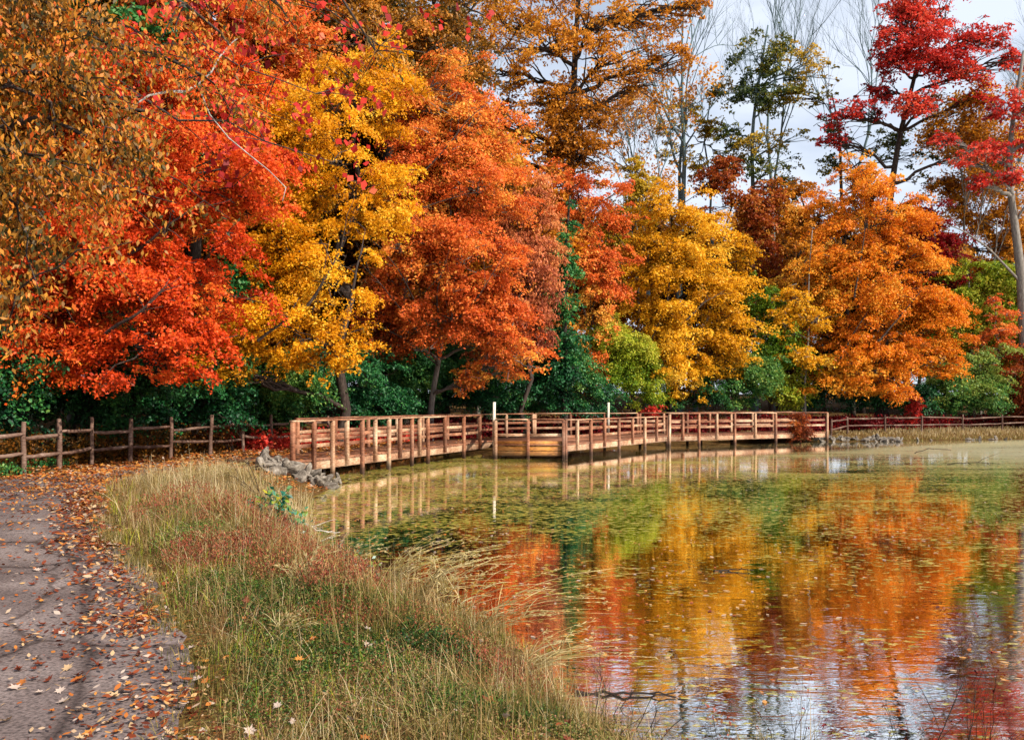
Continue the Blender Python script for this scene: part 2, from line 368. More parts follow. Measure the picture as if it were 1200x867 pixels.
# water
def water_mat():
    m, nt, N, L = new_mat('pond_water')
    tc = N.new('ShaderNodeTexCoord')
    def noise(scale, sx, sy, detail=3, rough=.5, dist=0):
        mp = N.new('ShaderNodeMapping'); mp.inputs['Scale'].default_value = (sx, sy, 1); L.new(tc.outputs['Object'], mp.inputs[0])
        n = N.new('ShaderNodeTexNoise'); n.inputs['Scale'].default_value = scale; n.inputs['Detail'].default_value = detail
        n.inputs['Roughness'].default_value = rough; n.inputs['Distortion'].default_value = dist
        L.new(mp.outputs[0], n.inputs[0]); return n
    def math_(op, a, b=None, clamp=False):
        n = N.new('ShaderNodeMath'); n.operation = op; n.use_clamp = clamp
        for i, v in enumerate((a, b)):
            if v is None: continue
            if isinstance(v, (int, float)): n.inputs[i].default_value = v
            else: L.new(v, n.inputs[i])
        return n.outputs[0]
    def mr(v, a, b, c=0., d=1.):
        n = N.new('ShaderNodeMapRange'); n.clamp = True
        for i, x in enumerate((a, b, c, d)): n.inputs[1 + i].default_value = x
        L.new(v, n.inputs[0]); return n.outputs[0]
    sep = N.new('ShaderNodeSeparateXYZ'); L.new(tc.outputs['Object'], sep.inputs[0])
    w1 = noise(2.0, .55, 1.7, 4, .55, .8); w2 = noise(10, .5, 1.5, 2)
    h = math_('ADD', w1.outputs[0], math_('MULTIPLY', w2.outputs[0], .2))
    bp = N.new('ShaderNodeBump'); bp.inputs['Distance'].default_value = .06
    L.new(mr(sep.outputs['Y'], 5., 12., .075, .028), bp.inputs['Strength'])
    L.new(h, bp.inputs['Height'])
    gl = N.new('ShaderNodeBsdfGlossy'); gl.inputs['Roughness'].default_value = .02; L.new(bp.outputs[0], gl.inputs['Normal'])
    gl.inputs['Color'].default_value = (.98, .98, .97, 1)
    df = N.new('ShaderNodeBsdfDiffuse'); df.inputs['Color'].default_value = (.014, .016, .012, 1)
    fr = N.new('ShaderNodeFresnel'); fr.inputs['IOR'].default_value = 5.0; L.new(bp.outputs[0], fr.inputs['Normal'])
    clear = N.new('ShaderNodeMixShader'); L.new(fr.outputs[0], clear.inputs[0]); L.new(df.outputs[0], clear.inputs[1]); L.new(gl.outputs[0], clear.inputs[2])
    # duckweed / algae film: streaks and flecks, open water along the far bank and below the boardwalk
    far = mr(sep.outputs['Y'], 11., 33., -.14, .085)
    right = mr(sep.outputs['X'], 6., 22., 0., .06)
    line = math_('SUBTRACT', sep.outputs['Y'], math_('MULTIPLY', sep.outputs['X'], .71))
    jn = noise(.5, .5, 1., 3)
    openw = math_('MULTIPLY', mr(math_('ADD', line, math_('MULTIPLY', jn.outputs[0], 2.)), 25.6, 27.2), mr(sep.outputs['X'], -1., 1.5))
    s1 = noise(.33, .35, 1.5, 5, .6, .4); s2 = noise(2.6, .3, 1.5, 5, .7); s3 = noise(7.5, .7, 1.0, 3, .65)
    v = math_('ADD', math_('ADD', math_('MULTIPLY', s1.outputs[0], .45), math_('MULTIPLY', s2.outputs[0], .3)), math_('MULTIPLY', s3.outputs[0], .25))
    v = math_('ADD', math_('ADD', v, far), right)
    s7 = noise(.9, .22, 2.2, 6, .72, .8)
    v = math_('ADD', v, math_('MULTIPLY', math_('SUBTRACT', s7.outputs[0], .5), .42))
    film = math_('MULTIPLY', mr(v, .49, .60, 0., .58), mr(sep.outputs['X'], -3., 5., .45, 1.))
    s4 = noise(15., .55, .9, 3, .7)
    amount = math_('ADD', math_('MULTIPLY', s1.outputs[0], .16), math_('ADD', mr(sep.outputs['Y'], 6., 16., -.10, .0), math_('MULTIPLY', mr(sep.outputs['X'], 4., -2.), mr(sep.outputs['Y'], 11., 16., 0., .05))))
    s6 = noise(1.1, .45, 1.4, 4, .6, .5)
    fleck = mr(math_('ADD', math_('ADD', s4.outputs[0], amount), math_('MULTIPLY', math_('SUBTRACT', s6.outputs[0], .5), .35)), .59, .65, 0., .75)
    mask = math_('MULTIPLY', math_('MAXIMUM', film, fleck), math_('SUBTRACT', 1., math_('MULTIPLY', openw, .92)))
    s5 = noise(13., .6, 1., 2, .6)
    col = ramp_node(N, [(.3, '#4a4c10'), (.44, '#7f7e22'), (.55, '#a89c3c'), (.68, '#c9b266')])
    L.new(s5.outputs[0], col.inputs[0])
    pale = N.new('ShaderNodeMixRGB'); pale.inputs[2].default_value = srgb('#c2bd9f'); L.new(col.outputs[0], pale.inputs[1])
    L.new(math_('MULTIPLY', mr(sep.outputs['X'], 5., 20.), mr(sep.outputs['Y'], 20., 32., 0., .7)), pale.inputs[0])
    sc = N.new('ShaderNodeBsdfPrincipled'); sc.inputs['Roughness'].default_value = .35; sc.inputs['Specular IOR Level'].default_value = .7
    L.new(pale.outputs[0], sc.inputs['Base Color'])
    mx = N.new('ShaderNodeMixShader'); L.new(mask, mx.inputs[0]); L.new(clear.outputs[0], mx.inputs[1]); L.new(sc.outputs[0], mx.inputs[2])
    out = N.new('ShaderNodeOutputMaterial'); L.new(mx.outputs[0], out.inputs[0])
    return m
M['water'] = water_mat()
wp = np.array([(x, y, WATER) for x, y in POND])
cen = wp.mean(0)
# grow the outline a little so that the sheet runs under the bank
out_ = []
for i in range(len(POND)):
    a, b, c = POND[i - 1], POND[i], POND[(i + 1) % len(POND)]
    t = (c - a) / np.linalg.norm(c - a); nrm = np.array([-t[1], t[0]])
    q = b + nrm * .5
    if pond_sd(np.array([q[0]]), np.array([q[1]]))[0] < 0: q = b - nrm * .5
    out_.append((q[0], q[1], WATER))
structure(link('water', mesh_np('water', out_, [np.arange(len(out_))[None]]), M['water']))

# ------------------------------------------------------------------ boardwalk
DZ = .10
A0, A1 = np.array([-5.63, 21.0]), np.array([-.72, 33.0])
PF0, PF1 = np.array([-.63, 30.0]), np.array([1.93, 30.0])
C1 = np.array([7.24, 38.2]); D1 = np.array([16.75, 43.2])
BK = [np.array(p) for p in [(-6.55, 24.4), (-2.75, 33.9), (1.0, 37.6), (6.25, 40.2), (15.7, 45.2)]]
bw = thing('boardwalk', 'weathered red brown timber boardwalk with railings running over the pond to the far bank', 'boardwalk', (0, 30, 0))
BO = np.array([0, 30, 0.])
def part(mb, name, mat, label=None):
    o = link(name, mb.mesh(name, BO), mat, bw)
    if label: o['label'] = label
    return o
def v3(p, z): return np.array([p[0], p[1], z])
def on_line(a, b, px):
    k = (px - CX) / F
    t = (k * a[1] - a[0]) / ((b[0] - a[0]) - k * (b[1] - a[1]))
    return a + t * (b - a)
# decks (boards laid across)
def deck_strip(name, a, b, c, d):
    """a-b front edge, d-c back edge"""
    mb = MB(); n = int(np.linalg.norm(b - a) / .15)
    for i in range(n):
        t0, t1 = (i + .04) / n, (i + .96) / n
        dz = R0.normal(0, .002)
        top = [v3(a + (b - a) * t0, DZ + dz), v3(a + (b - a) * t1, DZ + dz), v3(d + (c - d) * t1, DZ + dz), v3(d + (c - d) * t0, DZ + dz)]
        bot = [p - np.array([0, 0, .045]) for p in top]
        mb.add(top + bot, [[[0, 1, 2, 3], [7, 6, 5, 4], [0, 4, 5, 1], [1, 5, 6, 2], [2, 6, 7, 3], [3, 7, 4, 0]]])
    part(mb, name, M['deckwood'])
dirA = (A1 - A0) / np.linalg.norm(A1 - A0); nA = np.array([-dirA[1], dirA[0]])
deck_strip('deck', A0 - dirA * .1, A1, BK[1], A0 + nA * 2.2 - dirA * .1)
deck_strip('deck', A1, PF0, PF1, BK[2] + np.array([.4, -1.2])) if False else None
mbp = MB()
poly = [A1, PF0, PF1, C1, BK[3], BK[2], BK[1]]
n_ = len(poly)
tp = [v3(p, DZ + .003) for p in poly]; bt = [v3(p, DZ - .045) for p in poly]
mbp.add(tp + bt, [[list(range(n_))], [list(range(2 * n_ - 1, n_ - 1, -1))], [[i, n_ + i, n_ + (i + 1) % n_, (i + 1) % n_] for i in range(n_)]])
part(mbp, 'deck', M['deckwood'])
deck_strip('deck', C1, D1, BK[4], BK[3])

def railing(a, b, pxs, top, long_every=2, back=False, rails=(.62, .36), posts_px=True, pw=.11, fascia=True, mat='deckwood'):
    d = (b - a) / np.linalg.norm(b - a); out = np.array([d[1], -d[0]])   # outward = towards the camera side
    if posts_px: pts = [on_line(a, b, p) for p in pxs]
    else: pts = [a + (b - a) * t for t in pxs]
    for i, p in enumerate(pts):
        mb = MB()
        lo = WATER - .5 if i % long_every == 0 else -.14
        pp = p + (out * .02)
        mb.beam(v3(pp, lo), v3(pp + R0.normal(0, .008, 2), top - .005 + R0.normal(0, .006)), pw * R0.uniform(.92, 1.08), pw, up=(d[0], d[1], 0))
        part(mb, 'post', M['palewood'] if R0.random() < .35 else M['deckwood'])
    for i in range(len(pts) - 1):
        p, q = pts[i], pts[i + 1]
        for k, z in enumerate([top] + [DZ + (top - DZ) * r for r in rails]):
            mb = MB(); j = R0.normal(0, .006, 2)
            if k == 0: mb.beam(v3(p, z + .02 + j[0]), v3(q, z + .02 + j[1]), .15, .045)
            else:
                off = out * -.055
                mb.beam(v3(p + off, z + j[0]), v3(q + off, z + j[1]), .04, .10)
            part(mb, 'top_rail' if k == 0 else 'middle_rail', M['deckwood'] if R0.random() < .6 else M['palewood'])
    if fascia:
        mb = MB(); o2 = out * -.05
        mb.beam(v3(a + o2, -.06), v3(b + o2, -.06), .05, .24)
        part(mb, 'stringer', M['palewood'])
railing(A0, A1, [342, 367, 389, 406, 424, 439, 455, 468, 482, 491, 501, 521, 543, 562], 1.13)
railing(PF0, PF1, [581, 619, 660.5], 1.0, rails=(.38,), fascia=False, long_every=1)
railing(PF1, C1, [662.5, 676, 692, 708, 725, 741, 755, 769, 781.5], .98, rails=(.62, .3))
railing(C1, D1, [784, 800, 819, 840, 861, 885, 909, 938, 969], 1.12)
railing(A1, PF0, [0.03, .5, .97], 1.0, posts_px=False, fascia=True, rails=(.5,))
for a, b, n in ((BK[0], BK[1], 6), (BK[1], BK[2], 4), (BK[2], BK[3], 4), (BK[3], BK[4], 8)):
    railing(a, b, list(np.linspace(0.01, .99, n)), 1.12, posts_px=False, back=True)
# boards closing the fishing platform front down to the water
for k, z in enumerate((.13, -.06, -.25)):
    mb = MB(); mb.beam(v3(PF0 + [.03, .06], z), v3(PF1 + [-.03, .06], z), .045, .165); part(mb, 'skirt_board', M['kickwood'], 'ochre stained skirt board of the platform')
for p, top in ((PF0 + [-.04, .10], 1.66), (np.array([4.66, 39.25]), 1.66)):
    mb = MB(); mb.beam(v3(p, DZ - .04), v3(p + [.015, 0], top), .10, .10, up=(1, 0, 0)); part(mb, 'mooring_post', M['whitepost'], 'bleached post rising above the railing')
# cross beams and piles below the deck
for a, b in ((A0, A1), (C1, D1)):
    d = (b - a) / np.linalg.norm(b - a); nn = np.array([-d[1], d[0]])
    for t in np.linspace(.15, .95, 5):
        p = a + (b - a) * t + nn * 1.9
        mb = MB(); mb.beam(v3(p, -1.3), v3(p, -.0), .16, .16, up=(1, 0, 0)); part(mb, 'pile', M['deckwood'])

# ------------------------------------------------------------------ split rail fences
def fence(name, label, pts, h, rails, group):
    o0 = np.array([pts[0][0], pts[0][1], gz(*pts[0])])
    root = thing(name, label, 'fence', o0, group)
    for i, (x, y) in enumerate(pts):
        z = gz(x, y); mb = MB(); hh = h * R0.uniform(.96, 1.06); r = R0.uniform(.05, .066)
        lean = R0.normal(0, .025, 2)
        base = np.array([x, y, z - .2]); topp = np.array([x + lean[0], y + lean[1], z + hh])
        ts = np.linspace(0, 1, 5)[:, None]
        mb.tube(base + (topp - base) * ts + R0.normal(0, .006, (5, 3)), r * np.array([1.05, 1, .98, .95, .8]), 7)
        link('post', mb.mesh('post', o0), M['fencewood'], root)
        if i < len(pts) - 1:
            x2, y2 = pts[i + 1]; z2 = gz(x2, y2)
            for f in rails:
                mb = MB(); j = R0.normal(0, .035, 2)
                p = np.array([x, y, z + h * f + j[0]]); q = np.array([x2, y2, z2 + h * f + j[1]])
                e = (q - p) * .03
                ts = np.linspace(0, 1, 7)[:, None]
                line = (p - e) + (q - p + 2 * e) * ts; line[:, 2] -= .03 * np.sin(np.linspace(0, math.pi, 7)) * R0.uniform(0, 1)
                line += R0.normal(0, .008, (7, 3))
                mb.tube(line, np.array([.025, .045, .05, .052, .05, .045, .025]) * R0.uniform(.9, 1.1), 6)
                link('rail', mb.mesh('rail', o0), M['fencewood'], root)
    return root
LF = [((px - CX) / F * d, d) for px, d in ((-75, 16.6), (-22, 17.4), (28, 18.3), (70, 19.7), (108, 21.0), (153, 22.2), (200, 23.4), (246, 25.0), (284, 26.6), (318, 28.2), (352, 29.8), (385, 31.4))]
fence('split_rail_fence', 'rustic two rail timber fence along the leaf strewn path under the red maple', LF, 1.2, (.36, .76), 'split rail fences')
RF = [((px - CX) / F * d, d) for px, d in ((974, 45.3), (993, 46.6), (1037, 47.4), (1080, 48.2), (1128, 49.2), (1174, 50.2), (1222, 51.2), (1270, 52.2), (1320, 53.4))]
fence('split_rail_fence', 'two rail timber fence beyond the stones and dry grass of the far bank', RF, .98, (.45, .86), 'split rail fences')

# ------------------------------------------------------------------ trees
def nz3(v, seed):
    r = np.random.default_rng(seed); out = 0
    for k in range(6):
        w = r.normal(0, 1, 3) * (1 + .5 * k); out = out + np.sin(v @ w + r.uniform(0, 6.28)) / (1 + .35 * k)
    return out / 3
def unit(v): return v / (np.linalg.norm(v, axis=-1, keepdims=True) + 1e-9)

def leaf_cloud(sp, nrm, outd, size, L, llen, wid, rng, tint, tv=.14, droop=.35, thick=.16, hang=0., flat=.75):
    """sp: spray centres (S,3); returns verts, quads, tint. Each spray is a drooping disc of L leaves."""
    S = len(sp)
    u = unit(outd - nrm * np.sum(outd * nrm, 1)[:, None] + rng.normal(0, .05, (S, 3))); w = np.cross(nrm, u)
    th = rng.uniform(0, 2 * math.pi, (S, L)); r = np.sqrt(rng.uniform(0, 1, (S, L))) * (1 + .25 * np.sin(th * 3 + rng.uniform(0, 6, (S, 1))))
    sz = size[:, None]
    a = r * np.cos(th) * sz * 1.55; b = r * np.sin(th) * sz * .7
    c = rng.normal(0, thick, (S, L)) * sz
    pos = sp[:, None] + a[..., None] * u[:, None] + b[..., None] * w[:, None] + c[..., None] * nrm[:, None]
    pos[..., 2] -= droop * (r ** 2) * sz * .6
    pos = pos.reshape(-1, 3); n = len(pos)
    ln = unit(np.repeat(nrm, L, 0) * flat + rng.normal(0, .55, (n, 3)))
    ax = rng.normal(0, 1, (n, 3)) + np.repeat(u, L, 0) * .8; ax[:, 2] -= .3 + hang * 3
    ax = unit(ax - ln * np.sum(ax * ln, 1)[:, None] * (1 - min(1, hang))); sd = unit(np.cross(ln, ax))
    l = llen * rng.uniform(.65, 1.3, n)[:, None]; ww = l * wid
    base = pos - ax * l * .45
    tip = pos + ax * l * .55
    m1 = pos + sd * ww * .5 + ln * l * .08; m2 = pos - sd * ww * .5 + ln * l * .08
    v = np.stack([base, m1, tip, m2], 1).reshape(-1, 3)
    q = np.arange(n * 4).reshape(-1, 4)
    t = np.clip(np.repeat(tint, L) + rng.normal(0, tv, n), 0, 1)
    return v, q, t

def bez(a, b, lift, n=7, rng=None, jit=.04):
    t = np.linspace(0, 1, n)[:, None]
    L = np.linalg.norm(b - a); m = (a + b) / 2 + np.array([0, 0, lift * L])
    p = (1 - t) ** 2 * a + 2 * t * (1 - t) * m + t ** 2 * b
    if rng is not None:
        j = rng.normal(0, jit * L / n ** .5, (n, 3)); j[0] = 0; j[-1] = 0; p = p + j
    return p

TOTAL = [0]
def tree(name, label, cat, base, lobes, mat, llen=.14, wid=.6, sub=14, subr=.42, spr=.62, cover=1.0, dens=1.0, trunk=None, r0=.16,
         bark='bark', group='autumn trees round the pond', seed=1, hang=0., back=.7, droop=.35, up=.85, gap=-9., gapf=1.25, twigs=26, thick=.16, tv=.13, extra=(), flatten=.44, lobe_depth=.8, part_name='crown', limb_r=.35):
    """base (px, d); lobes (px, py, d, rx, ry, tint): the masses of the crown. Each mass bears smaller clumps, each clump leaf sprays."""
    rng = np.random.default_rng(seed); llen = llen * (.8 if base[1] < 56 else .85)
    bx, by = (base[0] - CX) / F * base[1], base[1]
    bz = gz(bx, by); org = np.array([bx, by, bz])
    root = thing(name, label, cat, org, group)
    V, Q, T = [], [], []; nv = 0
    wood = MB()
    if trunk is None:
        topm = max(lobes, key=lambda l: -l[1]); tl = P(topm[0], topm[1], topm[2])
        trunk_pts = bez(org - [0, 0, .2], np.array([tl[0] * .6 + bx * .4, tl[1] * .6 + by * .4, tl[2]]), .0, 8, rng, .05)
    else:
        trunk_pts = np.array([org - [0, 0, .2]] + [P(*t) for t in trunk])
        tt = np.linspace(0, 1, 3 * len(trunk_pts)); s = np.linspace(0, 1, len(trunk_pts))
        trunk_pts = np.stack([np.interp(tt, s, trunk_pts[:, k]) for k in range(3)], 1)
        for _ in range(2): trunk_pts[1:-1] = (trunk_pts[:-2] + 2 * trunk_pts[1:-1] + trunk_pts[2:]) / 4
    nt_ = len(trunk_pts)
    trad = r0 * np.linspace(1, .25, nt_) ** .9; trad[0] *= 1.35
    wood.tube(trunk_pts, trad, 8)
    for li, lb in enumerate(lobes):
        px, py, d, rx, ry, tint = lb[:6]
        c = P(px, py, d); A = np.array([rx * d / F, rx * d / F * lobe_depth, ry * d / F])
        # limb
        zt = c[2] - A[2] * .5 - .25 * np.hypot(c[0] - bx, c[1] - by)
        k = int(np.clip(np.searchsorted(trunk_pts[:, 2], zt), 1, nt_ - 1))
        s0 = trunk_pts[k]; L = np.linalg.norm(c - s0)
        limb = None
        if L > .5:
            limb = bez(s0, c + rng.normal(0, .1, 3) * A, .06, 9, rng, .06)
            lr = min(trad[k] * .75, r0 * limb_r * 1.3)
            wood.tube(limb, np.linspace(lr, lr * .3, 9), 6)
        # sub clumps
        n = max(9, int(2.1 * sub * (.75 + .5 * rng.random())))
        dr = unit(rng.normal(0, 1, (n * 3, 3)))
        keep = (dr[:, 1] < .35) | (rng.random(len(dr)) < back * .6)
        dr = dr[keep][:n]; n = len(dr)
        rr = np.clip(np.abs(rng.normal(.74, .27, n)), .2, 1.38)[:, None]
        sc = c + dr * rr * A * (1 + .18 * nz3(dr * 1.5, seed + li)[:, None])
        sR = np.minimum(A.min() * 1.1, A.mean()) * subr * .74 * rng.uniform(.55, 1.4, n) * np.where(rr[:, 0] > 1, .7, 1)
        st = tint + rng.normal(0, .10, n)
        for i in range(n):
            R = sR[i]; Ax = np.array([R * 1.5, R * 1.3, R * flatten])
            area = 4 * math.pi * R * R * .75
            ss = min(spr, R * .8)
            m = max(4, int(dens * area / (math.pi * ss * ss) * 2.0))
            e = unit(rng.normal(0, 1, (m, 3)) + [0, 0, .35])
            pos = sc[i] + e * Ax * np.clip(.42 + .42 * np.abs(rng.normal(0, 1, (m, 1))), 0, 1.75)
            if gap > -5:
                g = .7 * nz3(pos * gapf, seed * 3 + 5) + .5 * nz3(pos * gapf * .42, seed * 3 + 6); kp = g > gap; pos = pos[kp]; e = e[kp]; m = len(pos)
                if m == 0: continue
            od = unit((pos - np.array([bx, by, 0])) * [1, 1, 0] + e * [2, 2, 0] * R)
            nn = unit(np.array([0, 0, 1.]) * up + e * .5 + od * .35 + rng.normal(0, .28, (m, 3)))
            sz = ss * rng.uniform(.6, 1.3, m)
            Lf = max(3, int(cover * math.pi * ss * ss / (llen * llen * wid * .5) * .54))
            v, q, t = leaf_cloud(pos, nn, od, sz, Lf, llen, wid, rng, st[i] + rng.normal(0, .06, m) + .29 * nz3(pos * .5, seed + 9), tv=tv, hang=hang, droop=droop, thick=thick)
            V.append(v); Q.append(q + nv); T.append(t); nv += len(v)
            if limb is not None and rng.random() < .85:
                kk = rng.integers(3, 9); wood.tube(bez(limb[kk], sc[i], .05, 5, rng, .06), np.linspace(r0 * .13 + .012, .012, 5), 4)
            for j in rng.choice(m, min(m, max(1, twigs // n + 1)), replace=False):
                wood.tube(bez(sc[i] + rng.normal(0, .1, 3), pos[j], .08, 4, rng, .05), np.linspace(.016, .005, 4) * (1 + base[1] / 60), 3)
    for lim in extra:
        pts = np.array([P(*q) for q in lim]); tt = np.linspace(0, 1, 4 * len(pts)); ss_ = np.linspace(0, 1, len(pts))
        pts = np.stack([np.interp(tt, ss_, pts[:, k]) for k in range(3)], 1) + rng.normal(0, .03, (len(tt), 3))
        for _ in range(2): pts[1:-1] = (pts[:-2] + 2 * pts[1:-1] + pts[2:]) / 4
        lm = MB(); lm.tube(pts, np.linspace(r0 * .26, r0 * .05, len(tt)), 5)
        for k in range(4):
            a_ = pts[rng.integers(len(tt) // 3, len(tt))]; lm.tube(bez(a_, a_ + rng.normal(0, .45, 3) * [1, .4, 1] + [0, 0, .3], .1, 5, rng, .05), np.linspace(r0 * .09, r0 * .03, 5), 4)
        link('limb', lm.mesh('limb', org), M['bark_grey' if seed == 23 else 'bark'], root)
    link('trunk' if r0 > .05 else 'stem', wood.mesh('trunk', org, smooth=True), M[bark], root)
    if V:
        TOTAL[0] += nv // 4
        link(part_name, mesh_np(part_name, np.concatenate(V) - org, [np.concatenate(Q)], np.concatenate(T)), M[mat], root)
    return root

def bare_branches(mb, p, d, L, r, level, rng, spread=.55, kids=4, upw=.25):
    n = 5; pts = [p]; dd = d
    for i in range(n - 1):
        dd = unit(dd + rng.normal(0, .13, 3) + np.array([0, 0, upw * .25])); pts.append(pts[-1] + dd * L / (n - 1))
    pts = np.array(pts)
    mb.tube(pts, np.linspace(r, r * .45, n), 6 if level > 2 else (4 if level > 1 else 3))
    tips = [pts[-1]]
    if level > 0:
        for i in range(kids):
            k = rng.uniform(.35, 1.0) * (n - 1); i0 = min(int(k), n - 2); q = pts[i0] + (pts[i0 + 1] - pts[i0]) * (k - i0)
            side = unit(np.cross(dd, rng.normal(0, 1, 3)))
            nd = unit(dd + side * spread * rng.uniform(.6, 1.4) + np.array([0, 0, upw]))
            tips += bare_branches(mb, q, nd, L * rng.uniform(.5, .75), r * .5, level - 1, rng, spread, kids, upw)
    return tips

def bare_tree(name, label, cat, px, d, top_py, r0, bark, group, seed, levels=4, spread=.5, lean=0., fork=.35, kids=4, leaves=None):
    rng = np.random.default_rng(seed)
    bx, by = (px - CX) / F * d, d; bz = gz(bx, by); org = np.array([bx, by, bz])
    H = EYE - (top_py - HY) / F * d - bz
    root = thing(name, label, cat, org, group); mb = MB()
    d0 = unit(np.array([lean, 0, 1.])); p1 = org + d0 * H * fork
    mb.tube(bez(org - [0, 0, .3], p1, .0, 7, rng, .03), np.linspace(r0 * 1.2, r0 * .75, 7), 8)
    tips = bare_branches(mb, p1, d0, H * .36, r0 * .72, levels, rng, spread, kids)
    tips += bare_branches(mb, p1, unit(d0 + rng.normal(0, .35, 3) * [1, 1, 0]), H * .3, r0 * .55, levels - 1, rng, spread, kids)
    link('trunk', mb.mesh('trunk', org, smooth=True), M[bark], root)
    if leaves:
        mat, frac, size, llen, zone = leaves
        tips = np.array([t for t in tips if rng.random() < frac and zone(t)])
        if len(tips):
            e = unit(rng.normal(0, 1, tips.shape)); nn = unit(e * .5 + [0, 0, .8])
            L = max(4, int(size * size * 3.1 / (llen * llen * .3) * .35))
            v, q, t = leaf_cloud(tips, nn, unit(e * [1, 1, .01]), np.full(len(tips), size), L, llen, .62, rng, np.clip(rng.normal(.5, .2, len(tips)), .1, .9), thick=.3)
            TOTAL[0] += len(q)
            link('crown', mesh_np('crown', v - org, [q], t), M[mat], root)
    return root

#TREES_BEGIN
G_TREE = 'autumn trees round the pond'
G_SHRUB = 'shrubs along the wood edge'
# red maple over the fence
tree('maple_tree', 'fiery red orange maple spreading low over the rail fence beside the path', 'tree', (150, 25.5),
     [(215, 205, 22.5, 105, 85, .55), (285, 245, 23.5, 55, 55, .78), (115, 320, 21.5, 90, 75, .5), (215, 330, 21.5, 85, 70, .5), (100, 400, 21, 75, 50, .45), (190, 405, 21, 85, 45, .48),
      (130, 130, 24, 90, 70, .42), (40, 370, 22, 50, 70, .6), (20, 440, 21, 40, 25, .55), (60, 200, 26, 80, 90, .4), (240, 110, 26, 70, 60, .55)],
     'red', llen=.12, sub=16, spr=.5, r0=.2, seed=11, extra=[[(150, 300, 21), (190, 270, 20.6), (240, 235, 20.6)], [(120, 390, 20), (165, 365, 19.8), (200, 330, 20)]], up=1.0, twigs=30, gap=-.30)
# gold maple
tree('maple_tree', 'golden yellow maple between the red maple and the orange maple behind the boardwalk entrance', 'tree', (395, 30.5),
     [(370, 150, 27.5, 80, 65, .6), (330, 290, 26.5, 55, 55, .45), (380, 330, 27, 60, 60, .55), (310, 390, 26, 70, 48, .42), (390, 400, 26.5, 45, 42, .5), (420, 240, 28, 55, 60, .55), (290, 190, 28.5, 60, 80, .35),
      (430, 105, 29, 60, 60, .55), (250, 430, 25.5, 40, 26, .3), (345, 225, 28, 70, 50, .35)],
     'yellow', llen=.13, sub=15, spr=.52, r0=.22, seed=12, extra=[[(412, 350, 26), (420, 310, 26), (428, 270, 26.3)], [(360, 360, 25.5), (385, 320, 25.6), (400, 290, 26)], [(300, 400, 25), (330, 380, 25), (350, 350, 25.4)]], up=1.0, gap=-.26, twigs=30)
# orange maple with the visible leaning trunk
tree('maple_tree', 'orange maple with a slim pale leaning trunk standing behind the boardwalk railing', 'tree', (504, 36),
     [(545, 150, 35, 60, 45, .6), (500, 190, 34.5, 60, 50, .55), (560, 215, 34.5, 55, 55, .6), (480, 280, 34, 60, 50, .55), (540, 300, 33.5, 62, 52, .5), (470, 350, 34, 45, 40, .35), (525, 370, 33.5, 55, 40, .45),
      (580, 380, 34, 50, 40, .5), (600, 420, 33.5, 38, 28, .62), (505, 110, 36, 60, 45, .65), (450, 400, 34.5, 45, 32, .2), (555, 445, 34, 25, 18, .7)],
     'orange', llen=.15, sub=14, spr=.56, r0=.16, bark='bark_grey', seed=13, extra=[[(512, 425, 35), (480, 375, 32.6), (440, 325, 32.2), (425, 312, 32.2)], [(514, 420, 35), (490, 360, 32.6), (465, 310, 32), (440, 285, 32)], [(512, 428, 35), (470, 395, 33), (430, 375, 32.8)], [(518, 400, 35), (510, 340, 32), (530, 285, 31.8)], [(520, 390, 35), (560, 350, 32), (590, 300, 32)], [(500, 200, 33), (540, 150, 33), (575, 115, 33.4)], [(470, 265, 32.4), (500, 240, 32.4), (560, 225, 32.4)]], up=1.0, gap=-.22, twigs=40, trunk=[(505, 470, 36), (514, 425, 36), (522, 370, 36), (525, 300, 36), (530, 200, 36)])
# russet oak with hanging leaves
tree('oak_tree', 'russet pink oak with narrow hanging leaves between the orange maple and the ivy column', 'tree', (625, 39),
     [(612, 240, 37, 36, 36, .6), (600, 290, 36.5, 42, 40, .55), (630, 290, 37, 30, 40, .62), (610, 345, 36.5, 45, 40, .42), (590, 395, 36, 42, 32, .36), (625, 390, 36.5, 26, 30, .3), (570, 260, 37.5, 30, 40, .5)],
     'pink', llen=.18, wid=.42, sub=13, spr=.6, r0=.14, seed=14, hang=.5, up=.6, gap=-1.2)
# ivy clad trunk
tree('ivy_clad_trunk', 'dead trunk wrapped in dark green ivy beside the russet oak', 'ivy column', (662, 40.5),
     [(656, 300, 40, 17, 30, .55), (660, 345, 40, 20, 32, .5), (656, 400, 40, 26, 32, .45), (668, 260, 40.3, 10, 22, .55), (655, 440, 40, 26, 26, .4), (672, 320, 40, 12, 30, .6)],
     'green', llen=.17, wid=.75, sub=8, subr=.6, spr=.4, r0=.18, seed=15, trunk=[(662, 400, 40.5), (660, 320, 40.5), (668, 230, 40.5)], part_name='ivy', limb_r=.1)
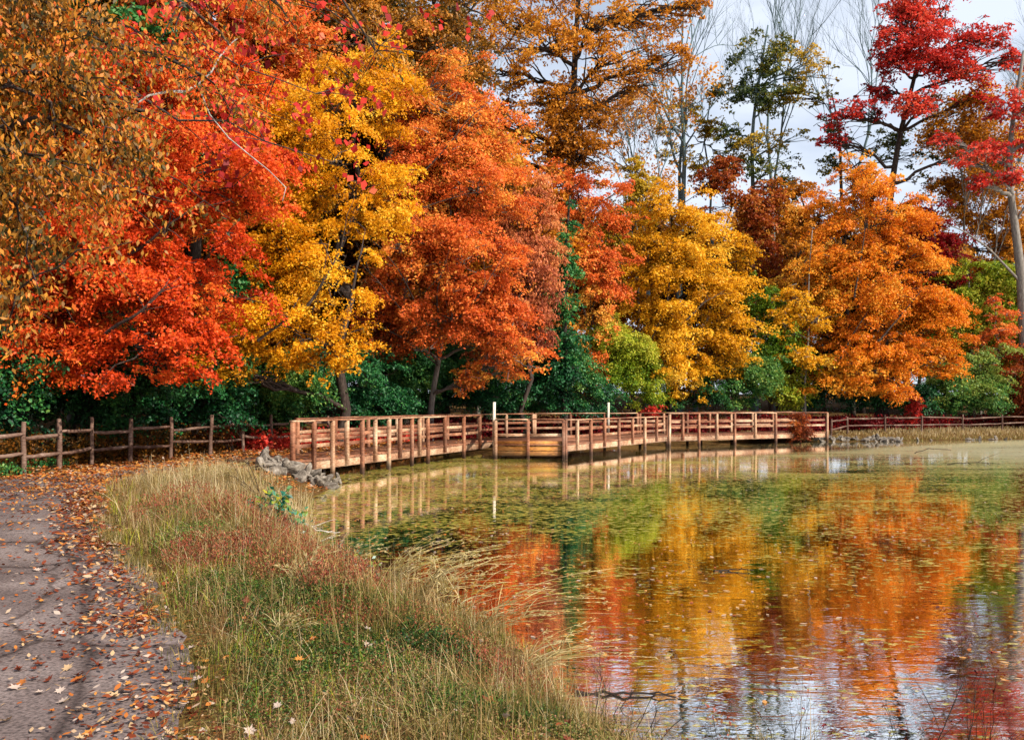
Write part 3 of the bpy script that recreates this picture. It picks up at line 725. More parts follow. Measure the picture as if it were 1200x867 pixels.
# tall bronze oak
tree('oak_tree', 'towering bronze oak with dark limbs showing sky between its foliage', 'tree', (668, 50),
     [(640, 60, 48, 60, 45, .62), (600, 30, 49, 50, 40, .6), (700, 30, 48, 60, 40, .6), (760, 20, 48, 50, 26, .55), (720, 70, 48, 60, 40, .55), (790, 72, 48.5, 38, 22, .5), (640, 115, 47.5, 60, 36, .55), (690, 120, 48, 46, 34, .4), (640, 165, 47.5, 46, 34, .4), (680, 180, 48, 42, 34, .3), (585, 90, 49.5, 45, 42, .5),
      (570, 150, 50, 40, 34, .3), (620, -50, 49, 80, 50, .6), (720, -40, 49, 80, 45, .55), (585, 190, 51, 36, 26, .2), (755, 100, 48, 30, 18, .4), (810, 10, 48, 26, 14, .5), (670, 215, 48.5, 40, 26, .35)],
     'bronze', llen=.25, wid=.55, sub=15, subr=.36, spr=.66, r0=.42, seed=16, gap=-.12, gapf=1.0, dens=.75, cover=.75, twigs=60, trunk=[(668, 380, 50), (667, 200, 50), (672, 100, 50), (680, -40, 50)])
# red orange maple, middle
tree('maple_tree', 'vermilion maple behind the ivy column and beside the broad yellow maple', 'tree', (700, 47),
     [(690, 240, 45, 44, 30, .5), (715, 310, 44.5, 32, 40, .45), (680, 300, 45, 36, 40, .72), (690, 370, 44.5, 40, 34, .85), (680, 425, 44.5, 34, 26, .8), (660, 220, 46, 36, 26, .4), (730, 270, 46, 20, 30, .6)],
     'orange', llen=.18, sub=13, spr=.6, r0=.18, seed=17, gap=-.3)
# broad yellow maple
tree('maple_tree', 'broad amber yellow maple with tiered sprays above the middle of the boardwalk', 'tree', (790, 50),
     [(785, 245, 48, 42, 36, .55), (800, 300, 47, 62, 36, .6), (760, 320, 47, 46, 44, .55), (840, 330, 47.5, 42, 40, .5), (790, 370, 46.5, 60, 36, .58), (850, 390, 47, 42, 34, .5), (800, 425, 46.5, 60, 30, .55), (770, 400, 46.5, 40, 34, .5), (830, 270, 48.5, 40, 26, .5), (810, 455, 46.5, 34, 18, .5), (865, 300, 49, 25, 22, .45), (870, 425, 47.5, 28, 26, .65)],
     'gold', llen=.19, sub=14, spr=.64, r0=.24, seed=18, extra=[[(782, 360, 45.5), (784, 330, 45.5), (782, 300, 46)], [(800, 380, 45), (825, 355, 45), (850, 340, 45.5)], [(745, 440, 45), (762, 405, 45), (775, 370, 45)]], up=1.1, gap=-.22, twigs=36)
# olive yellow slender tree behind
tree('birch_tree', 'slim olive yellow tree showing between the vermilion and amber yellow maples', 'tree', (745, 58),
     [(745, 215, 57, 22, 30, .5), (730, 260, 56, 30, 36, .45), (765, 240, 57, 26, 36, .6), (720, 310, 56, 24, 50, .5), (745, 190, 57.5, 12, 16, .6)],
     'ochre', llen=.2, sub=10, spr=.6, r0=.14, seed=19, gap=-.3)
# big amber orange maple on the far bank
tree('maple_tree', 'large glowing orange maple in tiers above the far bank fence', 'tree', (1030, 53),
     [(1010, 230, 51, 45, 36, 0.68), (985, 265, 51, 40, 36, 0.73), (1040, 270, 50.5, 46, 34, 0.58), (1000, 310, 50, 52, 34, 0.68), (1060, 310, 50, 46, 30, 0.63), (960, 340, 50, 44, 36, 0.88), (1030, 350, 49.5, 60, 36, 0.58), (1080, 370, 49.5, 46, 36, 0.48), (1000, 395, 49, 52, 34, 0.53), (1060, 415, 49, 56, 32, 0.53), (990, 435, 48.5, 42, 30, 0.63), (1040, 445, 48.5, 52, 24, 0.63), (1100, 420, 49.5, 26, 30, 0.63),
      (940, 380, 50, 24, 30, 0.83), (1005, 205, 52, 26, 20, 0.78), (1065, 240, 51.5, 24, 30, 0.63)],
     'amber', llen=.19, sub=14, spr=.64, r0=.26, seed=20, extra=[[(1000, 350, 48), (1010, 300, 48.5), (1015, 250, 49)], [(1030, 400, 47.5), (1055, 370, 47.6), (1080, 340, 48)], [(985, 420, 47.5), (1000, 390, 47.6), (1020, 360, 48)]], up=1.1, gap=-.24, twigs=36)
tree('maple_tree', 'young yellow tree with a thin bare stem just before the large orange maple', 'tree', (945, 49),
     [(930, 350, 48.5, 24, 16, .55), (955, 375, 48.5, 26, 18, .5), (935, 420, 48, 22, 14, .5), (955, 425, 48, 20, 16, .6), (915, 380, 48.5, 18, 22, .5)],
     'gold', llen=.18, sub=10, spr=.5, r0=.08, bark='bark_grey', seed=21, gap=-.3, trunk=[(942, 455, 49), (948, 400, 49), (947, 330, 49), (952, 270, 49)])
# tall crimson tree
tree('red_oak_tree', 'tall crimson oak with open crown against the sky', 'tree', (1035, 60),
     [(1060, 30, 58, 34, 36, .55), (1105, 20, 58, 34, 34, .55), (1085, 70, 57.5, 36, 30, .4), (1130, 50, 58, 26, 26, .45), (1040, 70, 58, 20, 22, .3), (1068, 125, 57, 26, 16, .75), (1095, 118, 57, 26, 14, .8), (1140, 85, 57.5, 26, 18, .7), (1165, 45, 58, 18, 14, .75), (1150, 115, 58, 26, 14, .4), (1050, 45, 57.5, 30, 26, .4), (1110, 75, 57.5, 24, 16, .35), (1185, 70, 58, 16, 12, .6), (975, 165, 58.5, 20, 10, .3), (1175, 175, 58, 22, 12, .5), (1010, 130, 58, 34, 15, .35), (985, 140, 58.5, 26, 13, .3), (1030, 110, 58.5, 20, 16, .2), (1075, 5, 58, 30, 26, .5)],
     'crimson', llen=.26, sub=13, subr=.42, spr=.6, r0=.3, seed=22, gap=-.12, gapf=1.0, dens=.8, cover=.7, twigs=60, trunk=[(1038, 300, 60), (1044, 220, 60), (1056, 150, 60), (1075, 80, 59), (1085, 10, 58)])
# far bank grey tree with red clumps
tree('maple_tree', 'grey trunked tree with scattered scarlet clumps at the edge of the view', 'tree', (1203, 54),
     [(1125, 185, 52.5, 30, 13, .75), (1160, 180, 52.5, 24, 14, .6), (1180, 205, 52.5, 18, 14, .5), (1200, 125, 53, 22, 20, .75), (1165, 130, 53, 18, 12, .4), (1105, 165, 53, 18, 10, .6), (1215, 165, 53, 20, 20, .5), (1150, 215, 53, 20, 12, .5)],
     'crimson', llen=.25, sub=13, subr=.42, spr=.55, r0=.34, bark='bark_grey', seed=23, extra=[[(1196, 330, 54), (1160, 292, 53.5), (1125, 268, 53), (1095, 258, 53)], [(1186, 225, 54), (1160, 196, 53), (1130, 176, 52.5)], [(1190, 260, 54), (1215, 220, 53), (1235, 180, 53)]], gap=-.3, dens=.95, cover=.8, twigs=40, trunk=[(1198, 330, 54), (1190, 270, 54), (1182, 210, 54), (1185, 150, 54), (1200, 60, 54)], limb_r=.5)
# dark red tree
tree('maple_tree', 'small dark blood red tree tucked behind the large orange maple', 'tree', (1085, 59),
     [(1085, 265, 58, 26, 24, .6), (1100, 295, 57.5, 28, 26, .5), (1075, 310, 57.5, 28, 28, .45), (1115, 330, 57.5, 16, 16, .7), (1085, 345, 57.5, 24, 20, .5)],
     'darkred', llen=.22, sub=12, spr=.6, r0=.14, seed=24, gap=-.6)
# tall olive tree with ochre clumps
tree('poplar_tree', 'tall olive green tree with ochre patches and bare twig tips', 'tree', (885, 64),
     [(880, 60, 62, 26, 30, .2), (910, 70, 62, 26, 30, .25), (945, 75, 61.5, 22, 26, .8), (930, 110, 61.5, 26, 16, .7), (870, 110, 62, 26, 26, .15), (900, 120, 62, 24, 22, .2), (890, 165, 61.5, 40, 16, .75), (925, 165, 61.5, 24, 14, .6), (900, 200, 61.5, 36, 22, .2), (855, 160, 62, 22, 20, .3), (920, 225, 61.5, 24, 18, .35), (965, 90, 62, 14, 16, .8)],
     'olive', llen=.28, sub=14, subr=.38, spr=.5, r0=.2, bark='bark_blue', seed=25, gap=-.12, gapf=1.0, dens=.9, cover=.8, twigs=70, trunk=[(884, 260, 64), (880, 160, 63), (890, 90, 62), (900, 30, 62)])
# olive green tree low behind crimson oak
tree('poplar_tree', 'dark olive tree under the crimson oak with sky behind its gaps', 'tree', (1000, 64),
     [(960, 150, 63, 24, 14, .3), (990, 165, 62.5, 28, 18, .15), (975, 190, 62.5, 22, 14, .2), (1050, 170, 62, 24, 20, .1), (1075, 185, 62, 20, 18, .15), (1070, 210, 62, 20, 14, .3), (950, 115, 63, 22, 10, .55)],
     'olive', llen=.28, sub=12, subr=.4, spr=.5, r0=.16, seed=26, gap=.02, gapf=1.0, dens=.75, cover=.7, twigs=50, trunk=[(985, 220, 64), (985, 160, 63), (975, 110, 63)])
# rusty red trees in the back
tree('oak_tree', 'rust red oak in the wood behind the broad amber yellow maple', 'tree', (860, 58),
     [(860, 235, 57, 34, 24, .5), (890, 260, 56.5, 30, 30, .45), (835, 215, 57, 20, 16, .4), (880, 300, 56, 30, 30, .4), (905, 230, 57, 20, 20, .6), (900, 330, 55, 24, 30, .4), (850, 200, 58, 20, 14, .4)],
     'rust', llen=.24, sub=14, spr=.6, r0=.16, seed=27, gap=-.35)
tree('oak_tree', 'ochre brown tree between the rust oak and the large orange maple', 'tree', (940, 58),
     [(930, 260, 57, 24, 26, .6), (950, 300, 56, 26, 34, .7), (920, 310, 56, 20, 30, .4), (965, 250, 57, 20, 20, .5), (935, 225, 58, 20, 16, .3)],
     'bronze', llen=.22, sub=11, spr=.6, r0=.18, seed=28, gap=-.3)
# olive gold trees behind the maples, top middle
tree('hickory_tree', 'tall olive gold tree rising behind the golden and orange maples', 'tree', (470, 43),
     [(400, 50, 38, 60, 45, .35), (470, 60, 39, 60, 45, .45), (520, 30, 40, 50, 40, .5), (440, 10, 39, 70, 40, .4), (350, 30, 38, 60, 50, .4), (500, 95, 40, 50, 35, .6), (550, 80, 42, 35, 50, .55), (430, 100, 39, 50, 36, .4), (480, -60, 41, 90, 60, .45), (380, -50, 40, 80, 60, .4), (550, 20, 43, 30, 40, .4)],
     'mixed', llen=.22, sub=14, spr=.62, r0=.4, seed=29, gap=-.3)
tree('maple_tree', 'deep orange tree rising behind the red maple crown', 'tree', (240, 36),
     [(250, 40, 34, 90, 60, .4), (180, 80, 33, 80, 60, .4), (330, 60, 34, 70, 60, .5), (120, 30, 34, 80, 60, .4), (300, -40, 36, 100, 70, .5), (160, -50, 36, 100, 70, .4), (60, 60, 33, 70, 70, .45), (30, 150, 31, 60, 80, .4), (300, 130, 33, 50, 50, .6), (20, 260, 30, 60, 80, .45), (0, -20, 34, 80, 90, .4)],
     'orange', llen=.19, sub=14, spr=.66, r0=.4, seed=30, gap=-.5)
# bare trees
bare_tree('bare_tree', 'blue grey bare tree with forked trunk beside the bronze oak', 'tree', 795, 64, 20, .3, 'bark_blue', G_TREE, 31, levels=5, lean=.02, fork=.45, leaves=('rust', .35, .5, .24, lambda t: t[2] < 24))
bare_tree('bare_tree', 'leafless grey tree spreading its twigs above the olive tree', 'tree', 905, 68, 5, .2, 'bark_blue', G_TREE, 32, levels=5, spread=.4, fork=.5, leaves=('olive', .3, .5, .24, lambda t: t[2] < 27))
bare_tree('bare_tree', 'leafless pale tree with feathery twigs between the olive tree and the crimson oak', 'tree', 1000, 72, 40, .19, 'bark_blue', G_TREE, 33, levels=5, spread=.35, fork=.55)
bare_tree('bare_tree', 'leafless dark tree standing behind the scarlet clumps', 'tree', 1190, 68, 50, .21, 'bark_blue', G_TREE, 34, levels=5, spread=.4, fork=.45, leaves=('olive', .3, .5, .26, lambda t: t[2] < 26))
bare_tree('bare_tree', 'thin leafless tree in the gap left of the bronze oak', 'tree', 560, 60, 10, .15, 'bark_grey', G_TREE, 35, levels=5, spread=.35, fork=.5)
bare_tree('bare_tree', 'leaning bare tree with dark limbs under the bronze oak boughs', 'tree', 760, 60, 110, .2, 'bark_blue', G_TREE, 36, levels=5, spread=.6, fork=.4, leaves=('bronze', .3, .45, .24, lambda t: True))
bare_tree('bare_tree', 'grey tree with long crooked limbs and a few leaves by the scarlet tree', 'tree', 1150, 62, 130, .17, 'bark_grey', G_TREE, 37, levels=5, spread=.7, fork=.35, lean=-.1, leaves=('bronze', .5, .6, .24, lambda t: True))

tree('poplar_tree', 'yellow green airy tree filling the gap between the bronze oak and the tall olive tree', 'tree', (815, 66),
     [(800, 130, 64, 24, 16, .5), (830, 150, 64, 24, 16, .4), (790, 180, 64, 22, 14, .6), (820, 195, 64, 28, 16, .5), (845, 110, 64, 20, 14, .3), (780, 150, 64, 16, 12, .7), (850, 190, 64, 22, 14, .35)],
     'ochre', llen=.26, sub=10, subr=.42, spr=.5, r0=.16, bark='bark_blue', seed=61, gap=-.15, gapf=1., dens=.9, cover=.8, twigs=50, group=G_TREE)
tree('oak_tree', 'brown orange oak in the wood beneath the scarlet clumps', 'tree', (1140, 64),
     [(1130, 245, 62, 34, 20, .4), (1165, 260, 62, 34, 24, .5), (1110, 220, 62, 24, 16, .3), (1150, 290, 61, 40, 24, .6), (1190, 285, 62, 30, 24, .45), (1125, 285, 61, 24, 20, .7)],
     'bronze', llen=.24, sub=11, subr=.42, spr=.55, r0=.2, seed=62, gap=-.1, gapf=1., dens=.8, group=G_TREE)
tree('maple_tree', 'dull orange tree filling the wood between the amber yellow and large orange maples', 'tree', (905, 62),
     [(890, 290, 60, 34, 30, .5), (920, 345, 59, 30, 36, .6), (880, 340, 60, 26, 36, .4), (950, 330, 60, 26, 30, .7)],
     'bronze', llen=.24, sub=11, spr=.6, r0=.18, seed=63, gap=-.4, group=G_TREE)
# shrubs along the wood edge: (px base, d, lobes, material, label)
def shrub(label, px, d, lobes, mat, seed, llen=.13, name='shrub', group=G_SHRUB, **k):
    tree(name, label, 'shrub', (px, d), [(a, b, d - .3, c, e, f) for a, b, c, e, f in lobes], mat, llen=llen, sub=k.pop('sub', 11), spr=k.pop('spr', .42), subr=.5, r0=.05, seed=seed, group=group, gap=k.pop('gap', -.45), twigs=16, part_name='foliage', **k)
shrub('dark green honeysuckle at the frame edge behind the first fence posts', -20, 20.8, [(-20, 430, 70, 60, .6), (20, 470, 45, 40, .45), (-60, 480, 60, 50, .5), (-90, 420, 60, 60, .5)], 'green', 41)
shrub('dark green shrub under the lowest red maple boughs', 90, 23.6, [(60, 450, 55, 40, .4), (110, 475, 50, 36, .3), (150, 450, 45, 40, .4), (80, 420, 50, 36, .2)], 'fern', 42)
shrub('deep green honeysuckle under the gap between red and golden maples', 215, 26, [(190, 450, 50, 42, .35), (235, 465, 50, 38, .3), (260, 435, 40, 36, .5), (200, 490, 45, 24, .25)], 'green', 43)
shrub('bushy green shrub below the golden maple above the fence', 310, 30, [(290, 445, 50, 40, .45), (340, 455, 45, 40, .5), (320, 485, 50, 24, .3), (270, 475, 35, 28, .4)], 'fern', 44)
shrub('round green shrub where the fence meets the boardwalk', 400, 33.5, [(380, 445, 48, 40, .45), (430, 450, 40, 40, .4), (400, 478, 50, 26, .3), (445, 475, 36, 26, .35)], 'green', 45)
shrub('shaded olive shrub behind the leaning orange maple trunk', 460, 38.5, [(450, 430, 40, 40, .3), (480, 450, 40, 36, .4), (500, 420, 40, 40, .3), (465, 475, 50, 22, .25)], 'fern', 46, gap=-.4)
shrub('dark shrub between the orange maple trunk and the russet oak', 560, 40, [(540, 440, 40, 36, .3), (580, 455, 44, 34, .35), (560, 475, 55, 20, .25), (530, 415, 36, 30, .3)], 'green', 47)
shrub('large glossy dark green bush at the foot of the ivy column', 655, 41.6, [(640, 430, 34, 28, .5), (675, 438, 30, 28, .55), (630, 462, 40, 24, .35), (680, 465, 40, 24, .4), (655, 405, 24, 24, .5)], 'green', 48, llen=.15, gap=-.4)
shrub('yellow green arching shrub between the ivy bush and the broad yellow maple', 745, 45, [(735, 405, 36, 28, .7), (760, 430, 34, 28, .6), (720, 440, 34, 26, .5), (745, 455, 44, 22, .55), (715, 400, 26, 26, .6)], 'lime', 49, llen=.15, gap=-.2)
shrub('low green shrub under the broad yellow maple', 820, 48, [(800, 465, 50, 16, .4), (850, 460, 44, 20, .5), (880, 440, 36, 24, .7)], 'fern', 50, llen=.17)
shrub('mid green shrub with lime tips beside the broad yellow maple', 905, 49.5, [(900, 440, 36, 26, .5), (925, 420, 26, 34, .4), (905, 405, 30, 30, .3), (920, 462, 40, 16, .6), (895, 360, 24, 36, .35)], 'lime', 51, llen=.17)
shrub('dark hollow shrub below the thin young yellow tree', 965, 51.5, [(950, 455, 36, 22, .25), (985, 460, 36, 18, .3), (960, 420, 26, 36, .2)], 'green', 52, llen=.17)
shrub('deep green shrub under the large orange maple', 1050, 52.5, [(1030, 465, 44, 18, .25), (1075, 462, 36, 20, .3), (1010, 455, 26, 20, .25)], 'green', 53, llen=.17)
shrub('bright green bush behind the far rail fence', 1130, 52.5, [(1120, 440, 34, 28, .75), (1150, 455, 34, 22, .8), (1105, 465, 30, 18, .6), (1140, 470, 44, 16, .65), (1160, 425, 24, 20, .9)], 'fern', 54, llen=.17)
shrub('tall yellow green thicket at the edge of the view above the far fence', 1150, 57, [(1130, 355, 30, 34, .6), (1165, 330, 34, 30, .65), (1120, 395, 30, 26, .7), (1190, 350, 30, 40, .5), (1200, 400, 40, 40, .5), (1150, 390, 34, 36, .55), (1105, 320, 20, 20, .7)], 'lime', 55, llen=.2, spr=.5)
tree('sapling_tree', 'small salmon orange tree in front of the yellow green thicket', 'tree', (1160, 54), [(1172, 365, 53.5, 16, 18, .4), (1165, 395, 53.5, 22, 22, .45), (1185, 415, 53.5, 20, 22, .35), (1185, 450, 53.5, 18, 20, .2), (1150, 415, 53.5, 16, 14, .6)], 'orange', llen=.17, sub=10, spr=.45, r0=.07, bark='bark_grey', seed=56, gap=-.3)
shrub('russet brown shrub at the frame edge behind the far fence', 1215, 53, [(1200, 460, 34, 26, .3), (1230, 440, 36, 36, .4), (1190, 480, 30, 14, .3)], 'rust', 57, llen=.17)
shrub('small reddish brown bush leaning on the boardwalk end', 938, 42.6, [(936, 497, 12, 14, .3), (942, 505, 11, 9, .2), (932, 508, 10, 8, .3)], 'rust', 58, llen=.10, spr=.25)
shrub('crimson seedling on the far side of the tall mooring post', 765, 44, [(765, 480, 10, 8, .7), (760, 484, 9, 6, .6)], 'crimson', 59, llen=.12, spr=.25)
shrub('scarlet creeper hanging below the large orange maple by the fence', 1072, 50.5, [(1072, 478, 9, 14, .5), (1068, 490, 8, 8, .4)], 'crimson', 60, llen=.13, spr=.25)

# overhanging tree beside the viewer: trunk outside the frame, boughs reach over the path
def overhang():
    rng = np.random.default_rng(77)
    bx, by = -8.6, 7.6; org = np.array([bx, by, gz(bx, by)])
    root = thing('beech_tree', 'overhanging tree with drooping olive brown leaves and a pale dead bough above the path', 'tree', org, G_TREE)
    wood = MB(); pale = MB()
    tr = bez(org - [0, 0, .2], org + [.6, .2, 9.5], 0, 10, rng, .02); wood.tube(tr, np.linspace(.3, .14, 10), 9)
    V, Q, T = [], [], []; nv = 0
    # boughs: (start height index, list of px,py,d end points, leaf density, tint)
    boughs = [(6, (150, 60, 8.0)), (5, (170, 130, 7.6)), (4, (110, 220, 7.2)), (3, (60, 290, 7.0)), (7, (260, 40, 8.6)), (8, (330, 10, 9.0)), (4, (30, 180, 6.8)), (6, (90, 20, 7.6)), (5, (60, 120, 7.4)), (4, (160, 170, 7.5)), (8, (440, 60, 10.0)), (3, (20, 340, 6.8)), (6, (240, 90, 8.4)), (5, (20, 240, 6.9))]
    for bi, (k, e) in enumerate(boughs):
        end = P(*e); st = tr[k]
        bo = bez(st, end, .10, 12, rng, .05); wood.tube(bo, np.linspace(.075, .012, 12), 6)
        far = e[0] > 220
        ntw = 24 if not far else 15
        for j in range(ntw):
            i = rng.integers(4, 12); p = bo[min(i, 11)]
            tend = p + np.array([rng.normal(.1, .35), rng.normal(0, .4), rng.normal(-.12, .25)]) * (1.1 if not far else .9)
            tw = bez(p, tend, .12, 6, rng, .05); wood.tube(tw, np.linspace(.012, .004, 6), 3)
            m = 5; ti = rng.uniform(0, 5, m); pos = np.stack([np.interp(ti, range(6), tw[:, c]) for c in range(3)], 1) + rng.normal(0, .05, (m, 3))
            nn = unit(rng.normal(0, .5, (m, 3)) + [0.2, -.5, .6]); od = unit(rng.normal(0, 1, (m, 3)) * [1, 1, .1])
            L = 32 if not far else 21
            v, q, t = leaf_cloud(pos, nn, od, np.full(m, .24), L, (.066 if not far else .07), .42, rng, np.clip(rng.normal(.47 if not far else .6, .22, m) + (.3 if bi in (2, 11) else 0), 0, 1), tv=.2, hang=.55, droop=.9, thick=.35)
            V.append(v); Q.append(q + nv); T.append(t); nv += len(v)
    # pale dead bough
    d0 = [P(150, 128, 8.2), P(175, 112, 8.35), P(200, 107, 8.4), P(216, 108, 8.5), P(232, 100, 8.6)]
    pale.tube(np.array(d0), [.006, .011, .013, .016, .013], 7)
    pale.tube(np.array([P(232, 100, 8.6), P(248, 84, 8.7), P(258, 66, 8.8), P(272, 50, 8.9), P(280, 44, 9.0)]), np.linspace(.012, .005, 5), 6)
    pale.tube(np.array([P(232, 100, 8.6), P(246, 135, 8.6), P(268, 162, 8.6), P(290, 180, 8.6), P(315, 200, 8.6), P(335, 220, 8.6), P(331, 236, 8.6)]), np.linspace(.009, .004, 7), 5)
    link('trunk', wood.mesh('trunk', org, smooth=True), M['bark'], root)
    pb = link('dead_branch', pale.mesh('dead_branch', org, smooth=True), M['twig_white'], root); pb['label'] = 'pale peeling dead bough'
    TOTAL[0] += nv // 4
    link('crown', mesh_np('crown', np.concatenate(V) - org, [np.concatenate(Q)], np.concatenate(T)), M['mixed'], root)
overhang()
def overhang_red():
    rng = np.random.default_rng(78)
    bx, by = -9.5, 11.5; org = np.array([bx, by, gz(bx, by)])
    root = thing('oak_tree', 'oak with scattered wine red leaves on thin boughs hanging before the golden maple', 'tree', org, G_TREE)
    wood = MB(); tr = bez(org - [0, 0, .2], org + [1.2, 0, 11], 0, 10, rng, .02); wood.tube(tr, np.linspace(.26, .12, 10), 8)
    V, Q, T = [], [], []; nv = 0
    for k, e in ((8, (340, 30, 12.0)), (7, (420, 40, 12.4)), (6, (370, 110, 12.0)), (5, (390, 190, 11.8)), (6, (320, 140, 11.6)), (8, (250, 20, 11.6)), (7, (500, 62, 12.6))):
        end = P(*e); bo = bez(tr[k], end, .12, 12, rng, .05); wood.tube(bo, np.linspace(.035, .006, 12), 5)
        for j in range(11):
            p = bo[rng.integers(6, 12)]; tend = p + rng.normal(0, .5, 3) * [1.2, 1, .8]
            tw = bez(p, tend, .1, 5, rng, .05); wood.tube(tw, np.linspace(.009, .003, 5), 3)
            m = 2; pos = tend + rng.normal(0, .08, (m, 3))
            v, q, t = leaf_cloud(pos, unit(rng.normal(0, .6, (m, 3)) + [.2, -.8, .3]), unit(rng.normal(0, 1, (m, 3)) * [1, 1, .1]), np.full(m, .22), 5, .13, .8, rng, np.full(m, rng.uniform(.05, .6)), tv=.2, hang=.5, thick=.4)
            V.append(v); Q.append(q + nv); T.append(t); nv += len(v)
    link('trunk', wood.mesh('trunk', org, smooth=True), M['bark'], root)
    link('crown', mesh_np('crown', np.concatenate(V) - org, [np.concatenate(Q)], np.concatenate(T)), M['crimson'], root)
overhang_red()

# woodland behind: three kinds of trees, copied
def wood_kinds():
    protos = []
    specs = [('dull', 'brown', 'bark'), ('bronze', 'bronze', 'bark'), ('green', 'green', 'bark')]
    for i, (mt, nm, bk) in enumerate(specs):
        lob = []
        rng = np.random.default_rng(200 + i)
        for k in range(13):
            a = rng.uniform(0, 6.28); rr = rng.uniform(0, 1) ** .5; h = rng.uniform(.18, .98)
            lob.append((600 + math.cos(a) * rr * 60 * (1.25 - h * .6), 473 - 300 * h, 60 + math.sin(a) * rr * 3.2, 44, 34, rng.uniform(.25, .65)))
        r = tree('woodland_tree', {'brown': 'brown and ochre tree in the depth of the wood', 'bronze': 'bronze leaved tree in the depth of the wood', 'green': 'dark green tree in the depth of the wood'}[nm], 'tree', (600, 60), lob, mt,
                 llen=.34, wid=.7, sub=9, subr=.5, spr=.9, r0=.25, seed=210 + i, group=nm + ' trees deep in the wood', gap=-.9, twigs=8)
        protos.append(r)
    return protos
protos = wood_kinds()
used = [False] * 3
def place_wood(kind, x, y, s, rz):
    src = protos[kind]
    if not used[kind]:
        used[kind] = True; r = src
    else:
        r = src.copy(); COL.objects.link(r)
        for ch in list(src.children):
            c = ch.copy(); COL.objects.link(c); c.parent = r
    r.location = (x, y, gz(x, y) - .1); r.scale = (s * R0.uniform(.9, 1.15), s * R0.uniform(.9, 1.15), s); r.rotation_euler = (0, 0, rz)
# rows: left woods (tall), middle, right (lower so that the sky stays open)
for i in range(16):
    px = -60 + i * 45; d = 47 + (i % 3) * 5 + R0.uniform(-1, 1)
    place_wood((0, 1, 0, 2 if i == 11 else 1)[i % 4], (px - CX) / F * d, d, R0.uniform(1.0, 1.25) if px < 560 else .8, R0.uniform(0, 6))
for i in range(15):
    px = 560 + i * 50; d = 66 + (i % 3) * 6 + R0.uniform(-2, 2)
    place_wood((1, 0, 0)[i % 3], (px - CX) / F * d, d, R0.uniform(.7, .86) if px > 700 else .95, R0.uniform(0, 6))
for i in range(22):
    px = -150 + i * 72; d = 86 + (i % 4) * 6
    place_wood((0, 1, 2, 0)[i % 4], (px - CX) / F * d, d, R0.uniform(.7, .85) if px > 620 else 1.3, R0.uniform(0, 6))
for i in range(12):
    px = 1290 + i * 75; d = 62 + (i % 3) * 9
    place_wood((0, 1, 2)[i % 3], (px - CX) / F * d, d, R0.uniform(.6, .8), R0.uniform(0, 6))
for i in range(7):
    place_wood((0, 2, 1)[i % 3], -17 - (i % 2) * 4, 14 + i * 5, R0.uniform(.8, 1.0), R0.uniform(0, 6))
#GROUND_BEGIN
# ------------------------------------------------------------------ ground cover
MAPLE = np.array([(0, -.5), (.10, -.22), (.38, -.30), (.30, -.08), (.52, .10), (.27, .14), (.24, .30), (.10, .22), (0, .56), (-.10, .22), (-.24, .30), (-.27, .14), (-.52, .10), (-.30, -.08), (-.38, -.30), (-.10, -.22)])
OVAL = np.array([(0, -.5), (.16, -.25), (.24, .02), (.15, .28), (0, .5), (-.15, .28), (-.24, .02), (-.16, -.25)])
def flat_leaves(pos, size, rng, tilt=.3, tmpl=OVAL, curl=.5):
    n, K = len(pos), len(tmpl)
    nn = unit(np.array([0, 0, 1.]) + rng.normal(0, tilt, (n, 3)) * [1, 1, 0])
    a = rng.uniform(0, 6.283, n); u = unit(np.stack([np.cos(a), np.sin(a), 0 * a], 1)); u = unit(u - nn * np.sum(u * nn, 1)[:, None]); w = np.cross(nn, u)
    t = tmpl * 1.0; r2 = (t ** 2).sum(1)
    c = curl * rng.uniform(-.4, 1.2, n)
    v = pos[:, None] + size[:, None, None] * (t[None, :, :1] * u[:, None] + t[None, :, 1:] * w[:, None] + (c[:, None] * (t[:, 0] ** 2 * 1.6 + t[:, 1] ** 2 * .5)[None])[..., None] * nn[:, None])
    return v.reshape(-1, 3), np.arange(n * K).reshape(n, K)
def on_ground(x, y, dz=0.):
    return np.stack([x, y, np.where(path_dist(x, y) < 0, np.maximum(ground(x, y), -.02) + .014, ground(x, y)) + dz], 1)

rg = np.random.default_rng(5)
# ---- leaf litter (one object nobody could count)
n = 130000
x = rg.uniform(-14, 1, n); y = rg.uniform(3.2, 34, n)
pd = path_dist(x, y); sd = pond_sd(x, y)
fence_x = np.interp(y, [f[1] for f in LF], [f[0] for f in LF])
near_edge = (np.abs(pd + .18) < .30 + .18 * wob(x * 1.3, y * 1.1)) & (x > np.interp(y, PATH_C[:, 1], PATH_C[:, 0]))
clump = .35 + .9 * np.clip(.5 + .6 * wob(x * .9, y * .9), 0, 1.4)
dens = np.where(pd < .1, np.interp(y, [4, 8, 11, 13, 16], [75, 85, 110, 170, 240]), np.interp(y, [4, 9, 14, 18], [16, 14, 40, 160]))
dens = np.where(near_edge, np.maximum(dens, 330), dens) * clump
dens = np.where((pd > 0) & (x < np.interp(y, PATH_C[:, 1], PATH_C[:, 0])) & (y > 12), 190, dens)
dens = np.where((y > 22) & (sd > 0), 150, dens)
tot = n / (15 * 30.8)
ok = (rg.random(n) < dens / tot) & (sd > .1)
x, y = x[ok], y[ok]
size = np.interp(y, [4, 12, 25], [.036, .066, .12]) * rg.uniform(.6, 1.35, len(x))
v, q = flat_leaves(on_ground(x, y, rg.uniform(.005, .03, len(x)) + np.where(path_dist(x, y) > .15, rg.uniform(0, .05, len(x)), 0)), size, rg, .32)
